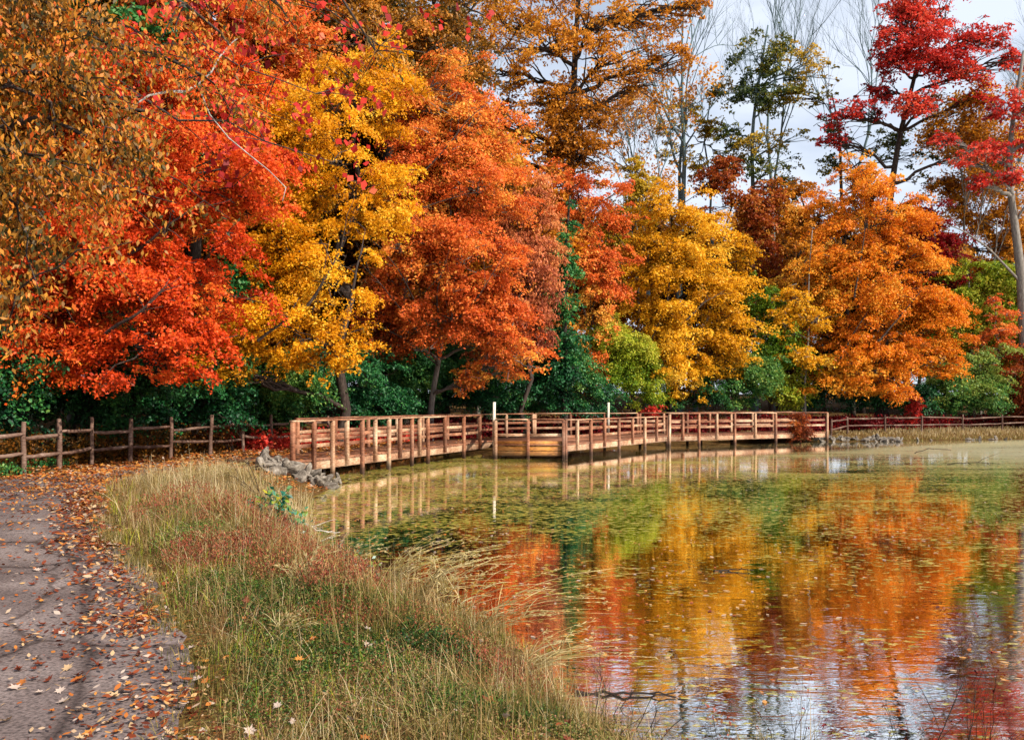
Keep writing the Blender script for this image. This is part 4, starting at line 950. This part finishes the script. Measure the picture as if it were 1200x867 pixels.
tint = np.clip(np.where(rg.random(len(x)) < np.interp(y, [8, 14], [.35, .12]), rg.normal(.85, .12, len(x)), rg.normal(.3, .18, len(x)) + .12 * (y > 12)), 0, 1)
TOTAL[0] += len(q)
structure(link('leaf_litter', mesh_np('leaf_litter', v, [q], tint), M['litter']), 'stuff')

# drift of leaves caught along the verge side of the path
n = 5200; y = 3.3 + 11.5 * rg.random(n) ** 1.3; xr = np.interp(y, PATH_C[:, 1], PATH_C[:, 0] + PATH_W); x = xr + .06 + rg.normal(0, .11, n) - .55 * rg.random(n) ** 3 + .05 * wob(y * 1.1, y * .8)
ok = rg.random(n) < np.clip(.55 + .5 * wob(y * 1.7 + 3, x), .12, 1); x, y = x[ok], y[ok]
v, q = flat_leaves(on_ground(x, y, rg.uniform(.004, .05, len(x))), np.interp(y, [4, 12], [.034, .075]) * rg.uniform(.5, 1.7, len(x)), rg, .3)
tt = rg.choice(3, len(x), p=[.45, .3, .25]); TOTAL[0] += len(q)
structure(link('leaf_drift', mesh_np('leaf_drift', v, [q], np.clip(np.array([.12, .4, .85])[tt] + rg.normal(0, .09, len(x)), 0, 1)), M['litter']), 'stuff')

# ---- single fallen leaves that show large near the viewer
def leaf_variant(col, seed, ss):
    r = np.random.default_rng(seed); mb = MB()
    t = MAPLE * ss; z = .22 * (t[:, 0] ** 2 * 2 + t[:, 1] ** 2) * r.uniform(.5, 2.4) / ss + r.normal(0, .02 * ss, len(t))
    v = np.column_stack([t, z]); v = np.vstack([v, [0, 0, -.004]])
    f = [[i, (i + 1) % 16, 16] for i in range(16)]
    mb.add(v, [f], col)
    st = np.array([(0, -.5 * ss, z[0]), (.01, -.62 * ss, z[0] + .004), (.03, -.85 * ss, z[0] + .01)])
    mb.tube(st, .0016, 4, max(0, col - .2))
    return mb.mesh('fallen_leaf', tint=True)
LEAFCOL = [('orange', .45), ('russet', .12), ('amber', .58), ('pale tan', .84), ('greyish pink', 1.0)]
for where, nleaf in (('path', 170), ('verge', 70)):
    made = 0; vars_ = {}
    while made < nleaf:
        yy = 3.75 + 7 * rg.random() ** 1.5
        if where == 'path':
            xr = np.interp(yy, PATH_C[:, 1], PATH_C[:, 0]); xx = xr + (rg.uniform(-2, 2.1) if rg.random() < .5 else rg.uniform(1.0, 2.25))
        else: xx = rg.uniform(-4, .4)
        pdv = float(path_dist(np.array([xx]), np.array([yy]))[0]); sdv = float(pond_sd(np.array([xx]), np.array([yy]))[0])
        if abs(xx / yy) > .68 or sdv < .15 or (pdv < .3) != (where == 'path'): continue
        ci = rg.choice(5, p=[.12, .45, .07, .16, .2]); cn_, cv = LEAFCOL[ci]; vi = rg.integers(0, 3)
        if (ci, vi) not in vars_: vars_[(ci, vi)] = leaf_variant(cv, 900 + ci * 7 + vi, .072)
        o = link('fallen_leaf', vars_[(ci, vi)], M['litter'])
        o.location = tuple(on_ground(np.array([xx]), np.array([yy]), (.012 if where == 'path' else rg.uniform(.05, .11)))[0])
        s = rg.uniform(.6, 1.15) * (1 if where == 'path' else .9); o.scale = (s, s, s); tl = .25 if where == 'path' else .5
        o.rotation_euler = (rg.normal(0, tl), rg.normal(0, tl), rg.uniform(0, 6.28))
        tag(o, f'{cn_} fallen maple leaf lying on the ' + ('grey asphalt path' if where == 'path' else 'grassy verge by the pond'), 'leaf', f'{cn_} fallen leaves on the ' + where)
        made += 1

# ---- grass
def blades(pos, h, w, rng, tint, lean=.5, segs=2, bend=None):
    n = len(pos); a = rng.uniform(0, 6.283, n)
    ld_ = np.stack([np.cos(a), np.sin(a), 0 * a], 1)
    if bend is not None: ld_ = unit(ld_ + bend)
    b2 = a + rng.uniform(.8, 2.2, n); sd_ = np.stack([np.cos(b2), np.sin(b2), 0 * a], 1)
    k = np.abs(rng.normal(0, lean, n))
    vs_ = []
    for s in range(segs + 1):
        t = s / segs
        c = pos + np.array([0, 0, 1.]) * (h * t * (1 - .25 * k * t))[:, None] + ld_ * (h * k * t ** 1.8)[:, None]
        ww = (w * (1 - t) ** .7 * .5)[:, None]
        if s < segs: vs_ += [c - sd_ * ww, c + sd_ * ww]
        else: vs_ += [c]
    K = len(vs_); v = np.stack(vs_, 1).reshape(-1, 3); base = np.arange(n)[:, None] * K
    quads = np.concatenate([base + np.array([[2 * s, 2 * s + 1, 2 * s + 3, 2 * s + 2]]) for s in range(segs - 1)]) if segs > 1 else np.zeros((0, 4), int)
    tris = base + np.array([[2 * segs - 2, 2 * segs - 1, 2 * segs]])
    tt = np.concatenate([np.repeat(tint[None], segs - 1, 0).ravel(), tint]) if segs > 1 else tint
    return v, quads, tris, tt
def stuff_blades(name, mat, pos, h, w, rng, tint, **k):
    v, qd, tr, tt = blades(pos, h, w, rng, tint, **k)
    return structure(link(name, mesh_np(name, v, [tr, qd] if len(qd) == 0 else [qd, tr], tt), M[mat]), 'stuff')

n = 620000
y = 3.3 + 18 * rg.random(n) ** 1.25; x = rg.uniform(-9, 3, n)
pd = path_dist(x, y); sd = pond_sd(x, y)
edge = .05 * wob(x * 2.3, y * 2.3)
side = x > np.interp(y, PATH_C[:, 1], PATH_C[:, 0])
ok = side & (pd > -.05 + edge - .22 * rg.random(n) ** 2) & (sd > -.05) & ~((y > 17.2) & (sd < 1.0)) & ~((y > 18.8) & (sd < 1.8)) & (np.abs(x / y) < .75)
x, y, pd, sd = x[ok], y[ok], pd[ok], sd[ok]
patch = wob(x * .7 + 3, y * .7); pat2 = wob(x * 1.9, y * 1.6 + 2)
keep = rg.random(len(x)) < np.clip(.5 + .5 * pat2 + .45 * wob(x * 4.3 + 1, y * 3.7), .06, 1) * np.interp(y, [4, 9], [.8, 1])
x, y, pd, sd, patch, pat2 = [a[keep] for a in (x, y, pd, sd, patch, pat2)]
h = (.05 + .075 * np.clip(pat2 + .4, 0, 2)) * np.interp(y, [4, 6, 9, 14, 20], [.75, 1.15, 1.75, 1.35, .8]) * rg.uniform(.4, 1.6, len(x)) * np.clip(.45 + pd * .9, .5, 1.15)
tall = (rg.random(len(x)) < .07) & (pd > .5); h = np.where(tall, h * 1.8 + .12, h)
tint = np.clip(.43 + .2 * patch + .22 * rg.normal(0, 1, len(x)) + np.interp(y, [4, 8, 13, 18], [-.13, .03, .12, .16]) + .25 * tall, 0, 1)
stuff_blades('grass', 'grass', on_ground(x, y, -.01), h, np.interp(y, [4, 10, 20], [.0045, .007, .011]) * rg.uniform(.7, 1.3, len(x)), rg, tint, lean=.55, segs=3)

# fresher yellow green grass in patches
n = 60000
y = 3.3 + 14 * rg.random(n) ** 1.4; x = rg.uniform(-9, 3, n); pd = path_dist(x, y); sd = pond_sd(x, y)
ok = (x > np.interp(y, PATH_C[:, 1], PATH_C[:, 0])) & (pd > 0) & (sd > .02) & (np.abs(x / y) < .75) & (rg.random(n) < np.clip(-.15 + .75 * wob(x * 1.2 + 9, y * 1.05 + 4), .02, .9)); x, y = x[ok], y[ok]; n = len(x)
stuff_blades('green_grass', 'lime', on_ground(x, y, -.01), rg.uniform(.07, .2, n) * np.interp(y, [4, 8, 14], [.8, 1.3, 1.7]), np.interp(y, [4, 12], [.0045, .009]) * rg.uniform(.7, 1.3, n), rg, np.clip(rg.normal(.6, .25, n), 0, 1), lean=.5, segs=3)

# low tangle of small leaves over the whole verge
n = 90000
y = 3.3 + 17 * rg.random(n) ** 1.6; x = rg.uniform(-9, 3, n); pd = path_dist(x, y); sd = pond_sd(x, y)
ok = (x > np.interp(y, PATH_C[:, 1], PATH_C[:, 0])) & (pd > .02 + .08 * wob(x * 2, y * 2)) & (sd > .02) & (y < 17.5); x, y, pd = x[ok], y[ok], pd[ok]; n = len(x)
pos = on_ground(x, y) + np.stack([0 * x, 0 * x, rg.uniform(.01, .11, n) * np.interp(y, [4, 12], [.8, 2.2]) * np.clip(.3 + pd, .3, 1)], 1)
ll = .016
v, q, t = leaf_cloud(pos, unit(rg.normal(0, .5, (n, 3)) + [0, -.1, 1]), unit(rg.normal(0, 1, (n, 3)) * [1, 1, .05]), np.full(n, .05) * np.interp(y, [4, 12], [.8, 1.6]), 6, ll, .5, rg, np.clip(.45 + .22 * wob(x * 1.1 + 1, y * .9) + rg.normal(0, .16, n), 0, 1), thick=.5, hang=.1)
TOTAL[0] += len(q)
structure(link('verge_herbs', mesh_np('verge_herbs', v, [q], t), M['vergeherb']), 'stuff')

# tangle of thin dry stems lying through the verge
n = 90000
y = 3.3 + 14 * rg.random(n) ** 1.5; x = rg.uniform(-9, 3, n); pd = path_dist(x, y); sd = pond_sd(x, y)
ok = (x > np.interp(y, PATH_C[:, 1], PATH_C[:, 0])) & (pd > .12) & (sd > -.02) & (np.abs(x / y) < .75) & (rg.random(n) < np.clip(.5 + .55 * wob(x * 1.4 + 5, y * 1.2), .08, 1)); x, y = x[ok], y[ok]; n = len(x)
stuff_blades('dry_stems', 'stemtangle', on_ground(x, y, .01), rg.uniform(.12, .34, n) * np.interp(y, [4, 8, 14], [.75, 1.2, 1.7]), np.interp(y, [4, 12], [.0022, .005]) * rg.uniform(.7, 1.4, n), rg, np.clip(rg.normal(.5, .28, n), 0, 1), lean=.85, segs=3)

# low leafy herbs and reddish weeds in the verge
def herb(name, mat, cx, cy, rx, ry, n, hgt, llen, tm, wid=.6, hang=.1):
    a = rg.uniform(0, 6.283, n); r = np.sqrt(rg.random(n)); x = cx + rx * r * np.cos(a); y = cy + ry * r * np.sin(a)
    ok = (path_dist(x, y) > .12) & (pond_sd(x, y) > 0); x, y = x[ok], y[ok]; n = len(x)
    hh = hgt * rg.uniform(.3, 1.2, n) * (1 - .5 * r[ok] ** 2)
    pos = on_ground(x, y) + np.stack([0 * x, 0 * x, hh], 1)
    v, q, t = leaf_cloud(pos, unit(rg.normal(0, .5, (n, 3)) + [0, -.1, 1]), unit(rg.normal(0, 1, (n, 3)) * [1, 1, .05]), np.full(n, llen * 2.2), 7, llen, wid, rg, np.clip(rg.normal(tm, .16, n), 0, 1), thick=.5, hang=hang)
    return v, q, t
def herb_patch(name, mat, spec):
    V, Q, T = [], [], []; nv = 0
    for s in spec:
        v, q, t = herb(name, mat, *s)
        V.append(v); Q.append(q + nv); T.append(t); nv += len(v)
    structure(link(name, mesh_np(name, np.concatenate(V), [np.concatenate(Q)], np.concatenate(T)), M[mat]), 'stuff')
herb_patch('low_herbs', 'moss', [(-.95, 4.6, .65, .8, 1100, .07, .018, .35), (-.2, 4.9, .6, .7, 900, .07, .018, .45), (-1.6, 6.2, .5, .8, 700, .09, .022, .3), (-.5, 5.6, .35, .3, 420, .16, .024, .1), (-1.3, 5.3, .5, .5, 700, .10, .02, .25), (.0, 4.5, .5, .5, 500, .09, .02, .3), (-2.0, 6.6, .4, .5, 520, .12, .022, .3), (-2.6, 8.4, .4, .6, 500, .13, .028, .4), (-1.0, 6.7, .6, .6, 700, .1, .022, .5), (-3.6, 9.5, .5, .9, 500, .14, .03, .55), (-4.6, 12, .6, 1.4, 600, .18, .035, .6), (-2.5, 7.0, .5, .5, 500, .1, .022, .4),
                                ])
herb_patch('red_weeds', 'redweed', [(-2.0, 7.6, .45, .7, 620, .28, .026, .5, .35, .6), (-2.5, 9.0, .5, .9, 560, .40, .03, .35, .35, .6), (-1.4, 6.9, .4, .5, 360, .32, .026, .4, .35, .6), (-3.4, 10.8, .7, 1.1, 700, .44, .034, .35, .35, .6), (-4.6, 11.5, .6, 1.2, 420, .42, .034, .4, .35, .6), (-3.0, 8.0, .5, .6, 420, .32, .028, .3, .35, .6), (-1.2, 5.9, .4, .4, 260, .16, .022, .3, .35, .6), (-.1, 5.6, .4, .5, 260, .18, .022, .4, .35, .6), (-.6, 6.1, .45, .5, 300, .2, .024, .55, .35, .6), (-1.8, 8.6, .3, .5, 320, .36, .03, .45, .35, .6)])
herb_patch('ground_ivy', 'green', [(-11.3, 18.0, .5, .5, 160, .2, .07, .7), (-10.9, 16.8, .7, .5, 200, .2, .07, .75), (-11.5, 20.2, .3, .6, 70, .2, .07, .6)])

# undergrowth of russet leaves between the fences and the shrubs
def under(name, mat, pts, wdt, n, hgt, llen, tm):
    pts = np.array(pts); k = rg.uniform(0, len(pts) - 1, n); i = np.minimum(k.astype(int), len(pts) - 2); f = (k - i)[:, None]
    p = pts[i] + (pts[i + 1] - pts[i]) * f; d = unit(pts[i + 1] - pts[i]); nr = np.stack([-d[:, 1], d[:, 0]], 1)
    p = p + nr * rg.uniform(0, wdt, n)[:, None]
    hh = hgt * rg.random(n) ** 1.4
    pos = on_ground(p[:, 0], p[:, 1]) + np.stack([0 * hh, 0 * hh, hh], 1)
    ok = pond_sd(p[:, 0], p[:, 1]) > .2; pos = pos[ok]; n = len(pos)
    v, q, t = leaf_cloud(pos, unit(rg.normal(0, .6, (n, 3)) + [0, -.4, .7]), unit(rg.normal(0, 1, (n, 3)) * [1, 1, .05]), np.full(n, .3), 12, llen, .6, rg, np.clip(rg.normal(tm, .18, n), 0, 1), thick=.4, hang=.2)
    TOTAL[0] += len(q)
    structure(link(name, mesh_np(name, v, [q], t), M[mat]), 'stuff')
LP = [np.array(f) + [-.4, .3] for f in LF]
under('undergrowth', 'dull', [tuple(p) for p in LP], 1.9, 1500, .85, .10, .3)
under('undergrowth', 'crimson', [(-8.3, 27), (-6.9, 29.5), (-5.2, 32.5), (-3.4, 35.4)], 3.2, 1300, .5, .13, .5)
under('undergrowth', 'darkred', [(-3.6, 35.4), (0, 40), (6, 43), (12, 45.8), (17, 47)], 2.2, 1500, .9, .14, .35)
under('undergrowth', 'darkred', [(16.6, 46.6), (21, 48.8), (27, 50.6), (36, 54)], 2.0, 1500, .75, .15, .35)

# far bank: dry grass
n = 26000
x = rg.uniform(13, 42, n); y = rg.uniform(43, 54, n); sd = pond_sd(x, y)
fy = np.interp(x, [f[0] for f in RF], [f[1] for f in RF]); ok = (sd > .35) & (y < fy + 1.2) & (x > 16.2 - (y - 43)); x, y = x[ok], y[ok]
sd = sd[ok]; dry = np.clip((x - 18) / 6, 0, 1)
stuff_blades('dry_grass', 'grass', on_ground(x, y, -.02), (.10 + .13 * dry * np.clip(sd / 2, .3, 1)) * rg.uniform(.5, 1.5, len(x)), np.full(len(x), .035), rg, np.clip(.3 + .35 * np.clip(sd / 2.5, 0, 1) + rg.normal(0, .15, len(x)) + .1 * dry, 0, 1), lean=.5)

# ---- tall dry grass tufts, each a plant
def tuft(label, px, yv, d, n, h, seed, bend, heads=True, mat='straw', name='grass_tuft', sc=1.):
    r = np.random.default_rng(seed); bx, by = (px - CX) / F * d, d; org = np.array([bx, by, gz(bx, by) - .02])
    root = thing(name, label, 'tall grass', org, 'tall dry grass tufts along the bank'); mb = MB(); hd = MB()
    for i in range(n):
        a = r.uniform(0, 6.283); b = np.array([math.cos(a), math.sin(a), 0]) * r.uniform(0, .12); dr = unit(np.array([bend + r.normal(0, .35), r.normal(-.1, .3), 1.0]))
        hh = h * r.uniform(.45, 1.15); t = np.linspace(0, 1, 7)[:, None]
        pts = org + b + dr * hh * t + np.array([bend * .7 + r.normal(0, .25), 0, -.28]) * hh * t ** 2.4
        ti = r.uniform(.1, .95)
        mb.tube(pts, np.linspace(.0024, .0010, 7) * sc, 3, ti)
        if heads and r.random() < .6:
            for k in range(9):
                j = pts[-1] + (pts[-2] - pts[-1]) * r.uniform(0, 1.1); e = j + unit(pts[-1] - pts[-2]) * .03 + r.normal(0, .012, 3)
                mb.tube(np.array([j, (j + e) / 2, e]), [.001, .0035, .0008], 3, r.uniform(.4, 1))
        for k in range(r.integers(1, 3)):
            q0 = pts[r.integers(1, 4)]; e = q0 + np.array([bend * .2 + r.normal(0, .12), r.normal(0, .1), r.uniform(.02, .16)])
            mb.tube(bez(q0, e, .2, 5), np.array([.002, .003, .0028, .002, .0006]) * sc, 3, r.uniform(0, 1))
    link('foliage', mb.mesh('foliage', org, tint=True), M[mat], root)
tuft('tall pale grass tuft leaning over the water at the middle of the bank', 490, 700, 8.3, 48, .95, 301, .45, sc=1.5)
tuft('arching straw tuft with seed heads beside the tallest grass tuft', 455, 690, 8.8, 40, .9, 302, .5, sc=1.5)
tuft('thin straw stems leaning far out over the dark reflection', 560, 720, 7.2, 24, .95, 303, .75, sc=1.4)
tuft('sparse upright stems between the two leaning grass tufts', 525, 720, 7.4, 20, .8, 304, .2, sc=1.4)
tuft('straw tuft at the water edge near the dark twigs', 615, 760, 6.1, 26, .62, 305, .7, sc=1.3)
tuft('fine pale stems in the verge above the green herbs', 350, 740, 6.9, 26, .5, 306, .2)
tuft('tall upright straw tuft near the rock pile', 222, 575, 15.2, 34, .9, 307, .1, sc=2)
tuft('brown seeded grass tuft by the leafy path bend', 190, 585, 14.4, 26, .75, 308, .15, sc=1.8)
tuft('wheat coloured tuft before the rocks at the boardwalk', 262, 570, 16.0, 34, .8, 309, .25, sc=2)
tuft('short bent straw tuft in the low green herbs', 330, 800, 5.6, 18, .32, 310, .3)
tuft('straw tuft among the reddish weeds', 250, 690, 8.8, 22, .5, 311, .1)
tuft('loose tuft of yellowing stems on the bank crest', 400, 650, 10.0, 30, .6, 312, .35)

# bare weed stalks and twigs along the water
def twig_bush(label, px, d, n, h, seed, bend=0., spread=.5, rad=.0035, group=None, leafy=None, name='twiggy_weed', lv=2):
    r = np.random.default_rng(seed); bx, by = (px - CX) / F * d, d; org = np.array([bx, by, gz(bx, by) - .03])
    root = thing(name, label, 'weed', org, group); mb = MB(); tips = []
    for i in range(n):
        tips += bare_branches(mb, org + r.normal(0, .05, 3) * [1.6, 1, 0], unit(np.array([bend + r.normal(0, .3), r.normal(0, .25), 1.])), h * r.uniform(.5, 1.), rad, lv, r, spread, 3, .1)
    link('stem', mb.mesh('stem', org), M['darktwig'], root)
    if leafy:
        mat, ll, L, tm = leafy; tips = np.array(tips); tips = tips[r.random(len(tips)) < .9]
        v, q, t = leaf_cloud(tips, unit(r.normal(0, .6, tips.shape) + [0, -.3, .8]), unit(r.normal(0, 1, tips.shape) * [1, 1, .05]), np.full(len(tips), ll * 1.2), L, ll, .6, r, np.clip(r.normal(tm, .25, len(tips)), 0, 1), thick=.3)
        link('foliage', mesh_np('foliage', v - org, [q], t), M[mat], root)
GW = 'bare weeds along the water'
twig_bush('dark bare twigs fanning over the water at the verge tip', 705, 5.35, 5, .42, 401, .5, group=GW)
twig_bush('low tangle of dark twigs dipping into the sky reflection', 745, 5.05, 6, .36, 402, .5, .8, group=GW)
twig_bush('slender seedy weed rising before the white reflection', 925, 4.45, 3, .5, 403, .1, group=GW, leafy=('darkred', .014, 3, .3))
twig_bush('tall thin weed with tiny pods over the blue reflection', 1110, 4.35, 4, .62, 404, .05, group=GW, leafy=('darkred', .014, 3, .3))
twig_bush('spindly weed at the frame corner over the red reflection', 1170, 4.2, 4, .55, 405, -.1, group=GW, leafy=('darkred', .014, 3, .3))
twig_bush('small weed with brown pods before the dark reflection', 1030, 4.35, 3, .38, 406, .2, group=GW, leafy=('rust', .014, 3, .3))
twig_bush('short weed with dull leaves beside the twig tangle', 850, 4.55, 4, .28, 407, -.1, group=GW, leafy=('redweed', .02, 4, .5))
twig_bush('leafy blue green bramble at the edge of the bank', 322, 11.4, 6, .55, 408, .1, .6, .005, leafy=('bluegreen', .085, 4, .45), name='bramble')
twig_bush('small green bramble leaning over the dark water', 410, 9.4, 3, .25, 409, .3, .6, .004, leafy=('bluegreen', .06, 3, .3), name='bramble')
twig_bush('bare dark twig standing before the rock pile', 312, 14.5, 2, 1.1, 410, .0, .4, .012, group=GW)
def stick(label, pts, r, mat, name='fallen_branch', seed=1, side=True):
    rr = np.random.default_rng(seed); pts = np.array(pts); mb = MB(); t = np.linspace(0, 1, 4 * len(pts)); s = np.linspace(0, 1, len(pts))
    line = np.stack([np.interp(t, s, pts[:, k]) for k in range(3)], 1) + rr.normal(0, r * .5, (len(t), 3))
    mb.tube(line, np.linspace(r, r * .35, len(t)), 6)
    if side:
        for k in (len(t) // 3, len(t) // 2, 2 * len(t) // 3):
            e = line[k] + (line[-1] - line[0]) * rr.uniform(.15, .3) + rr.normal(0, 1, 3) * np.linalg.norm(line[-1] - line[0]) * [.12, .12, .08]
            mb.tube(bez(line[k], e, .05, 5, rr, .05), np.linspace(r * .5, r * .15, 5), 4)
    org = line[0].copy(); o = link(name, mb.mesh(name, org), M[mat]); o.location = tuple(org); tag(o, label, 'branch')
W_ = WATER
stick('pale bare branch reaching over the water beside the bramble', [P(322, 618, 12.2), P(352, 612, 12.4), P(376, 622, 12.6), P(398, 624, 12.8)], .014, 'twig_white', seed=2)
stick('thin dark stick floating in the yellow reflection', [(2.45, 9.9, W_ + .01), (2.7, 9.95, W_ + .02), (2.95, 9.9, W_ + .015)], .012, 'darktwig', seed=3)
stick('dark waterlogged branch lying at the tip of the verge', [(.45, 5.75, W_), (.8, 5.7, W_ + .02), (1.15, 5.72, W_ + .01)], .013, 'darktwig', seed=4)
stick('dark branch floating on the pale scum near the far bank', [(14.6, 27.2, W_ + .02), (15.4, 26.9, W_ + .12), (16.2, 26.9, W_ + .05)], .017, 'darktwig', seed=5)
stick('short dead branch standing out of the scum', [(16.6, 33.5, W_), (17.3, 33.6, W_ + .2), (18.2, 33.6, W_ + .12)], .02, 'darktwig', seed=6)

# ---- rocks
import bmesh
def rock_mesh(seed):
    r = np.random.default_rng(seed); bm = bmesh.new(); bmesh.ops.create_icosphere(bm, subdivisions=3, radius=1)
    v = np.array([w_.co[:] for w_ in bm.verts])
    for k in range(11):
        nrm = unit(r.normal(0, 1, 3)); lim = r.uniform(.45, .8); dd = v @ nrm; v = v - np.clip(dd - lim, 0, None)[:, None] * nrm * .95
    v = v * (1 + .05 * nz3(v * 3, seed)[:, None]) * [1, .55, .42]
    for w_, c in zip(bm.verts, v): w_.co = c
    me = bpy.data.meshes.new('rock'); bm.to_mesh(me); bm.free(); return me
RM = [rock_mesh(s) for s in range(7)]
def rocks(n, sampler, label, group, smin, smax, seed):
    r = np.random.default_rng(seed)
    for i in range(n):
        x, y, dz = sampler(r); s = r.uniform(smin, smax)
        o = link('rock', RM[r.integers(0, 7)], M['rock']); o.location = (x, y, max(gz(x, y), WATER - .05) + dz); o.scale = (s, s * r.uniform(.7, 1.2), s * r.uniform(.6, 1.1))
        o.rotation_euler = (r.normal(0, .5), r.normal(0, .5) + .3, r.uniform(0, 6.28)); tag(o, label, 'rock', group)
def near_pile(r):
    t = r.random(); x = -6.15 + 1.95 * t + r.normal(0, .10); u = r.random(); y = 18.9 + 1.5 * u + .5 * t
    return x, y, r.uniform(.05, .50) * (1 - t * .72) * (.4 + .6 * u)
rocks(52, near_pile, 'grey tan angular rock in the heap where the boardwalk leaves the bank', 'rocks heaped at the boardwalk start', .18, .38, 11)
rocks(75, lambda r: (r.uniform(16.4, 21.0), r.uniform(43.5, 45.0), r.uniform(0, .12)), 'pale grey rock of the riprap beside the far boardwalk end', 'riprap rocks on the far bank', .16, .36, 12)
def far_line(r):
    x = r.uniform(21, 34); return x, np.interp(x, [21.5, 26, 31, 40], [44.4, 45.6, 47.0, 49.1]) + r.uniform(0, .35), .02
rocks(26, far_line, 'small pale rock at the water line below the dry grass', 'rocks along the far waterline', .12, .26, 13)

# ---- leaves floating on the pond
n = 60000
y = 5.5 + 37 * rg.random(n) ** .9; x = rg.uniform(-.75, .75, n) * y
sd = pond_sd(x, y)
band = wob(x * .25, y * .5) + .6 * wob(x * .9, y * 1.4)
ok = (sd < -.06) & (rg.random(n) < np.clip(.16 + .18 * band + .35 * np.exp(sd / 1.2) + .25 * ((x < 0) & (y > 12)), .03, .8) * np.interp(y, [5, 12, 30, 42], [.25, .7, 1, .6]))
x, y = x[ok], y[ok]
v, q = flat_leaves(np.stack([x, y, np.full(len(x), WATER + .006)], 1), rg.uniform(.035, .10, len(x)) * np.interp(y, [5, 20, 40], [.8, 1, 1.3]), rg, .03, curl=.15)
structure(link('floating_leaves', mesh_np('floating_leaves', v, [q], np.clip(rg.normal(.66, .22, len(x)), 0, 1)), M['litter']), 'stuff')
# leaves on the boardwalk
n = 420; t = rg.random(n); off = rg.uniform(.1, 2.1, n); p = A0 + (A1 - A0) * (t ** 1.5)[:, None] + nA * off[:, None]
v, q = flat_leaves(np.stack([p[:, 0], p[:, 1], np.full(n, DZ + .012)], 1), rg.uniform(.06, .12, n), rg, .25)
structure(link('deck_leaves', mesh_np('deck_leaves', v, [q], np.clip(rg.normal(.5, .2, n), 0, 1)), M['litter']), 'stuff')
#TREES_END

# ------------------------------------------------------------------ light, sky, camera
SUN_AZ, SUN_EL = math.radians(122), math.radians(42)       # clockwise from +Y (view direction)
sv = np.array([math.sin(SUN_AZ) * math.cos(SUN_EL), math.cos(SUN_AZ) * math.cos(SUN_EL), math.sin(SUN_EL)])
ld = bpy.data.lights.new('sun', 'SUN'); ld.energy = 5.0; ld.angle = math.radians(.8); ld.color = (1.0, .93, .82)
lo = bpy.data.objects.new('sun', ld); COL.objects.link(lo)
from mathutils import Vector
lo.rotation_euler = Vector(sv).to_track_quat('Z', 'Y').to_euler(); lo.location = (10, -20, 40)

w = bpy.data.worlds.new('World'); scene.world = w; w.use_nodes = True
nt = w.node_tree; N, L = nt.nodes, nt.links; N.clear()
sky = N.new('ShaderNodeTexSky'); sky.sky_type = 'NISHITA'; sky.sun_disc = False
sky.sun_elevation = SUN_EL; sky.sun_rotation = SUN_AZ
tc = N.new('ShaderNodeTexCoord')
mp = N.new('ShaderNodeMapping'); mp.inputs['Scale'].default_value = (1, 1, 2.6); L.new(tc.outputs['Generated'], mp.inputs[0])
cn = N.new('ShaderNodeTexNoise'); cn.inputs['Scale'].default_value = 2.6; cn.inputs['Detail'].default_value = 7; cn.inputs['Roughness'].default_value = .55
L.new(mp.outputs[0], cn.inputs[0])
cr = ramp_node(N, [(.40, (.45, .45, .45, 1)), (.64, (1, 1, 1, 1))]); L.new(cn.outputs[0], cr.inputs[0])
gsep = N.new('ShaderNodeSeparateXYZ'); L.new(tc.outputs['Generated'], gsep.inputs[0])
low = N.new('ShaderNodeMapRange'); low.inputs[1].default_value = .10; low.inputs[2].default_value = .5; low.inputs[3].default_value = .32; low.inputs[4].default_value = 0
L.new(gsep.outputs['Z'], low.inputs[0])
cadd = N.new('ShaderNodeMath'); cadd.operation = 'ADD'; cadd.use_clamp = True; L.new(cr.outputs[0], cadd.inputs[0]); L.new(low.outputs[0], cadd.inputs[1])
mx = N.new('ShaderNodeMixRGB'); mx.inputs[2].default_value = (6.3, 6.95, 8.1, 1)
L.new(cadd.outputs[0], mx.inputs[0]); L.new(sky.outputs[0], mx.inputs[1])
bg = N.new('ShaderNodeBackground'); bg.inputs['Strength'].default_value = .1
L.new(mx.outputs[0], bg.inputs[0])
wo = N.new('ShaderNodeOutputWorld'); L.new(bg.outputs[0], wo.inputs[0])

cd = bpy.data.cameras.new('camera'); cam = bpy.data.objects.new('camera', cd); COL.objects.link(cam)
cam.location = (0, 0, EYE); cam.rotation_euler = (math.radians(90), 0, 0)
cd.sensor_width = 36; cd.lens = F / 1200 * 36; cd.shift_y = (HY - 433.5) / 1200
cd.clip_start = .05; cd.clip_end = 3000
scene.camera = cam
vs = scene.view_settings; vs.view_transform = 'Standard'; vs.look = 'None'; vs.exposure = .46; vs.gamma = 1; vs.use_curve_mapping = False
try:
    scene.cycles.max_bounces = 5; scene.cycles.diffuse_bounces = 1; scene.cycles.glossy_bounces = 3; scene.cycles.transmission_bounces = 2
    scene.cycles.use_denoising = True
except Exception: pass
print('LEAVES', TOTAL[0])
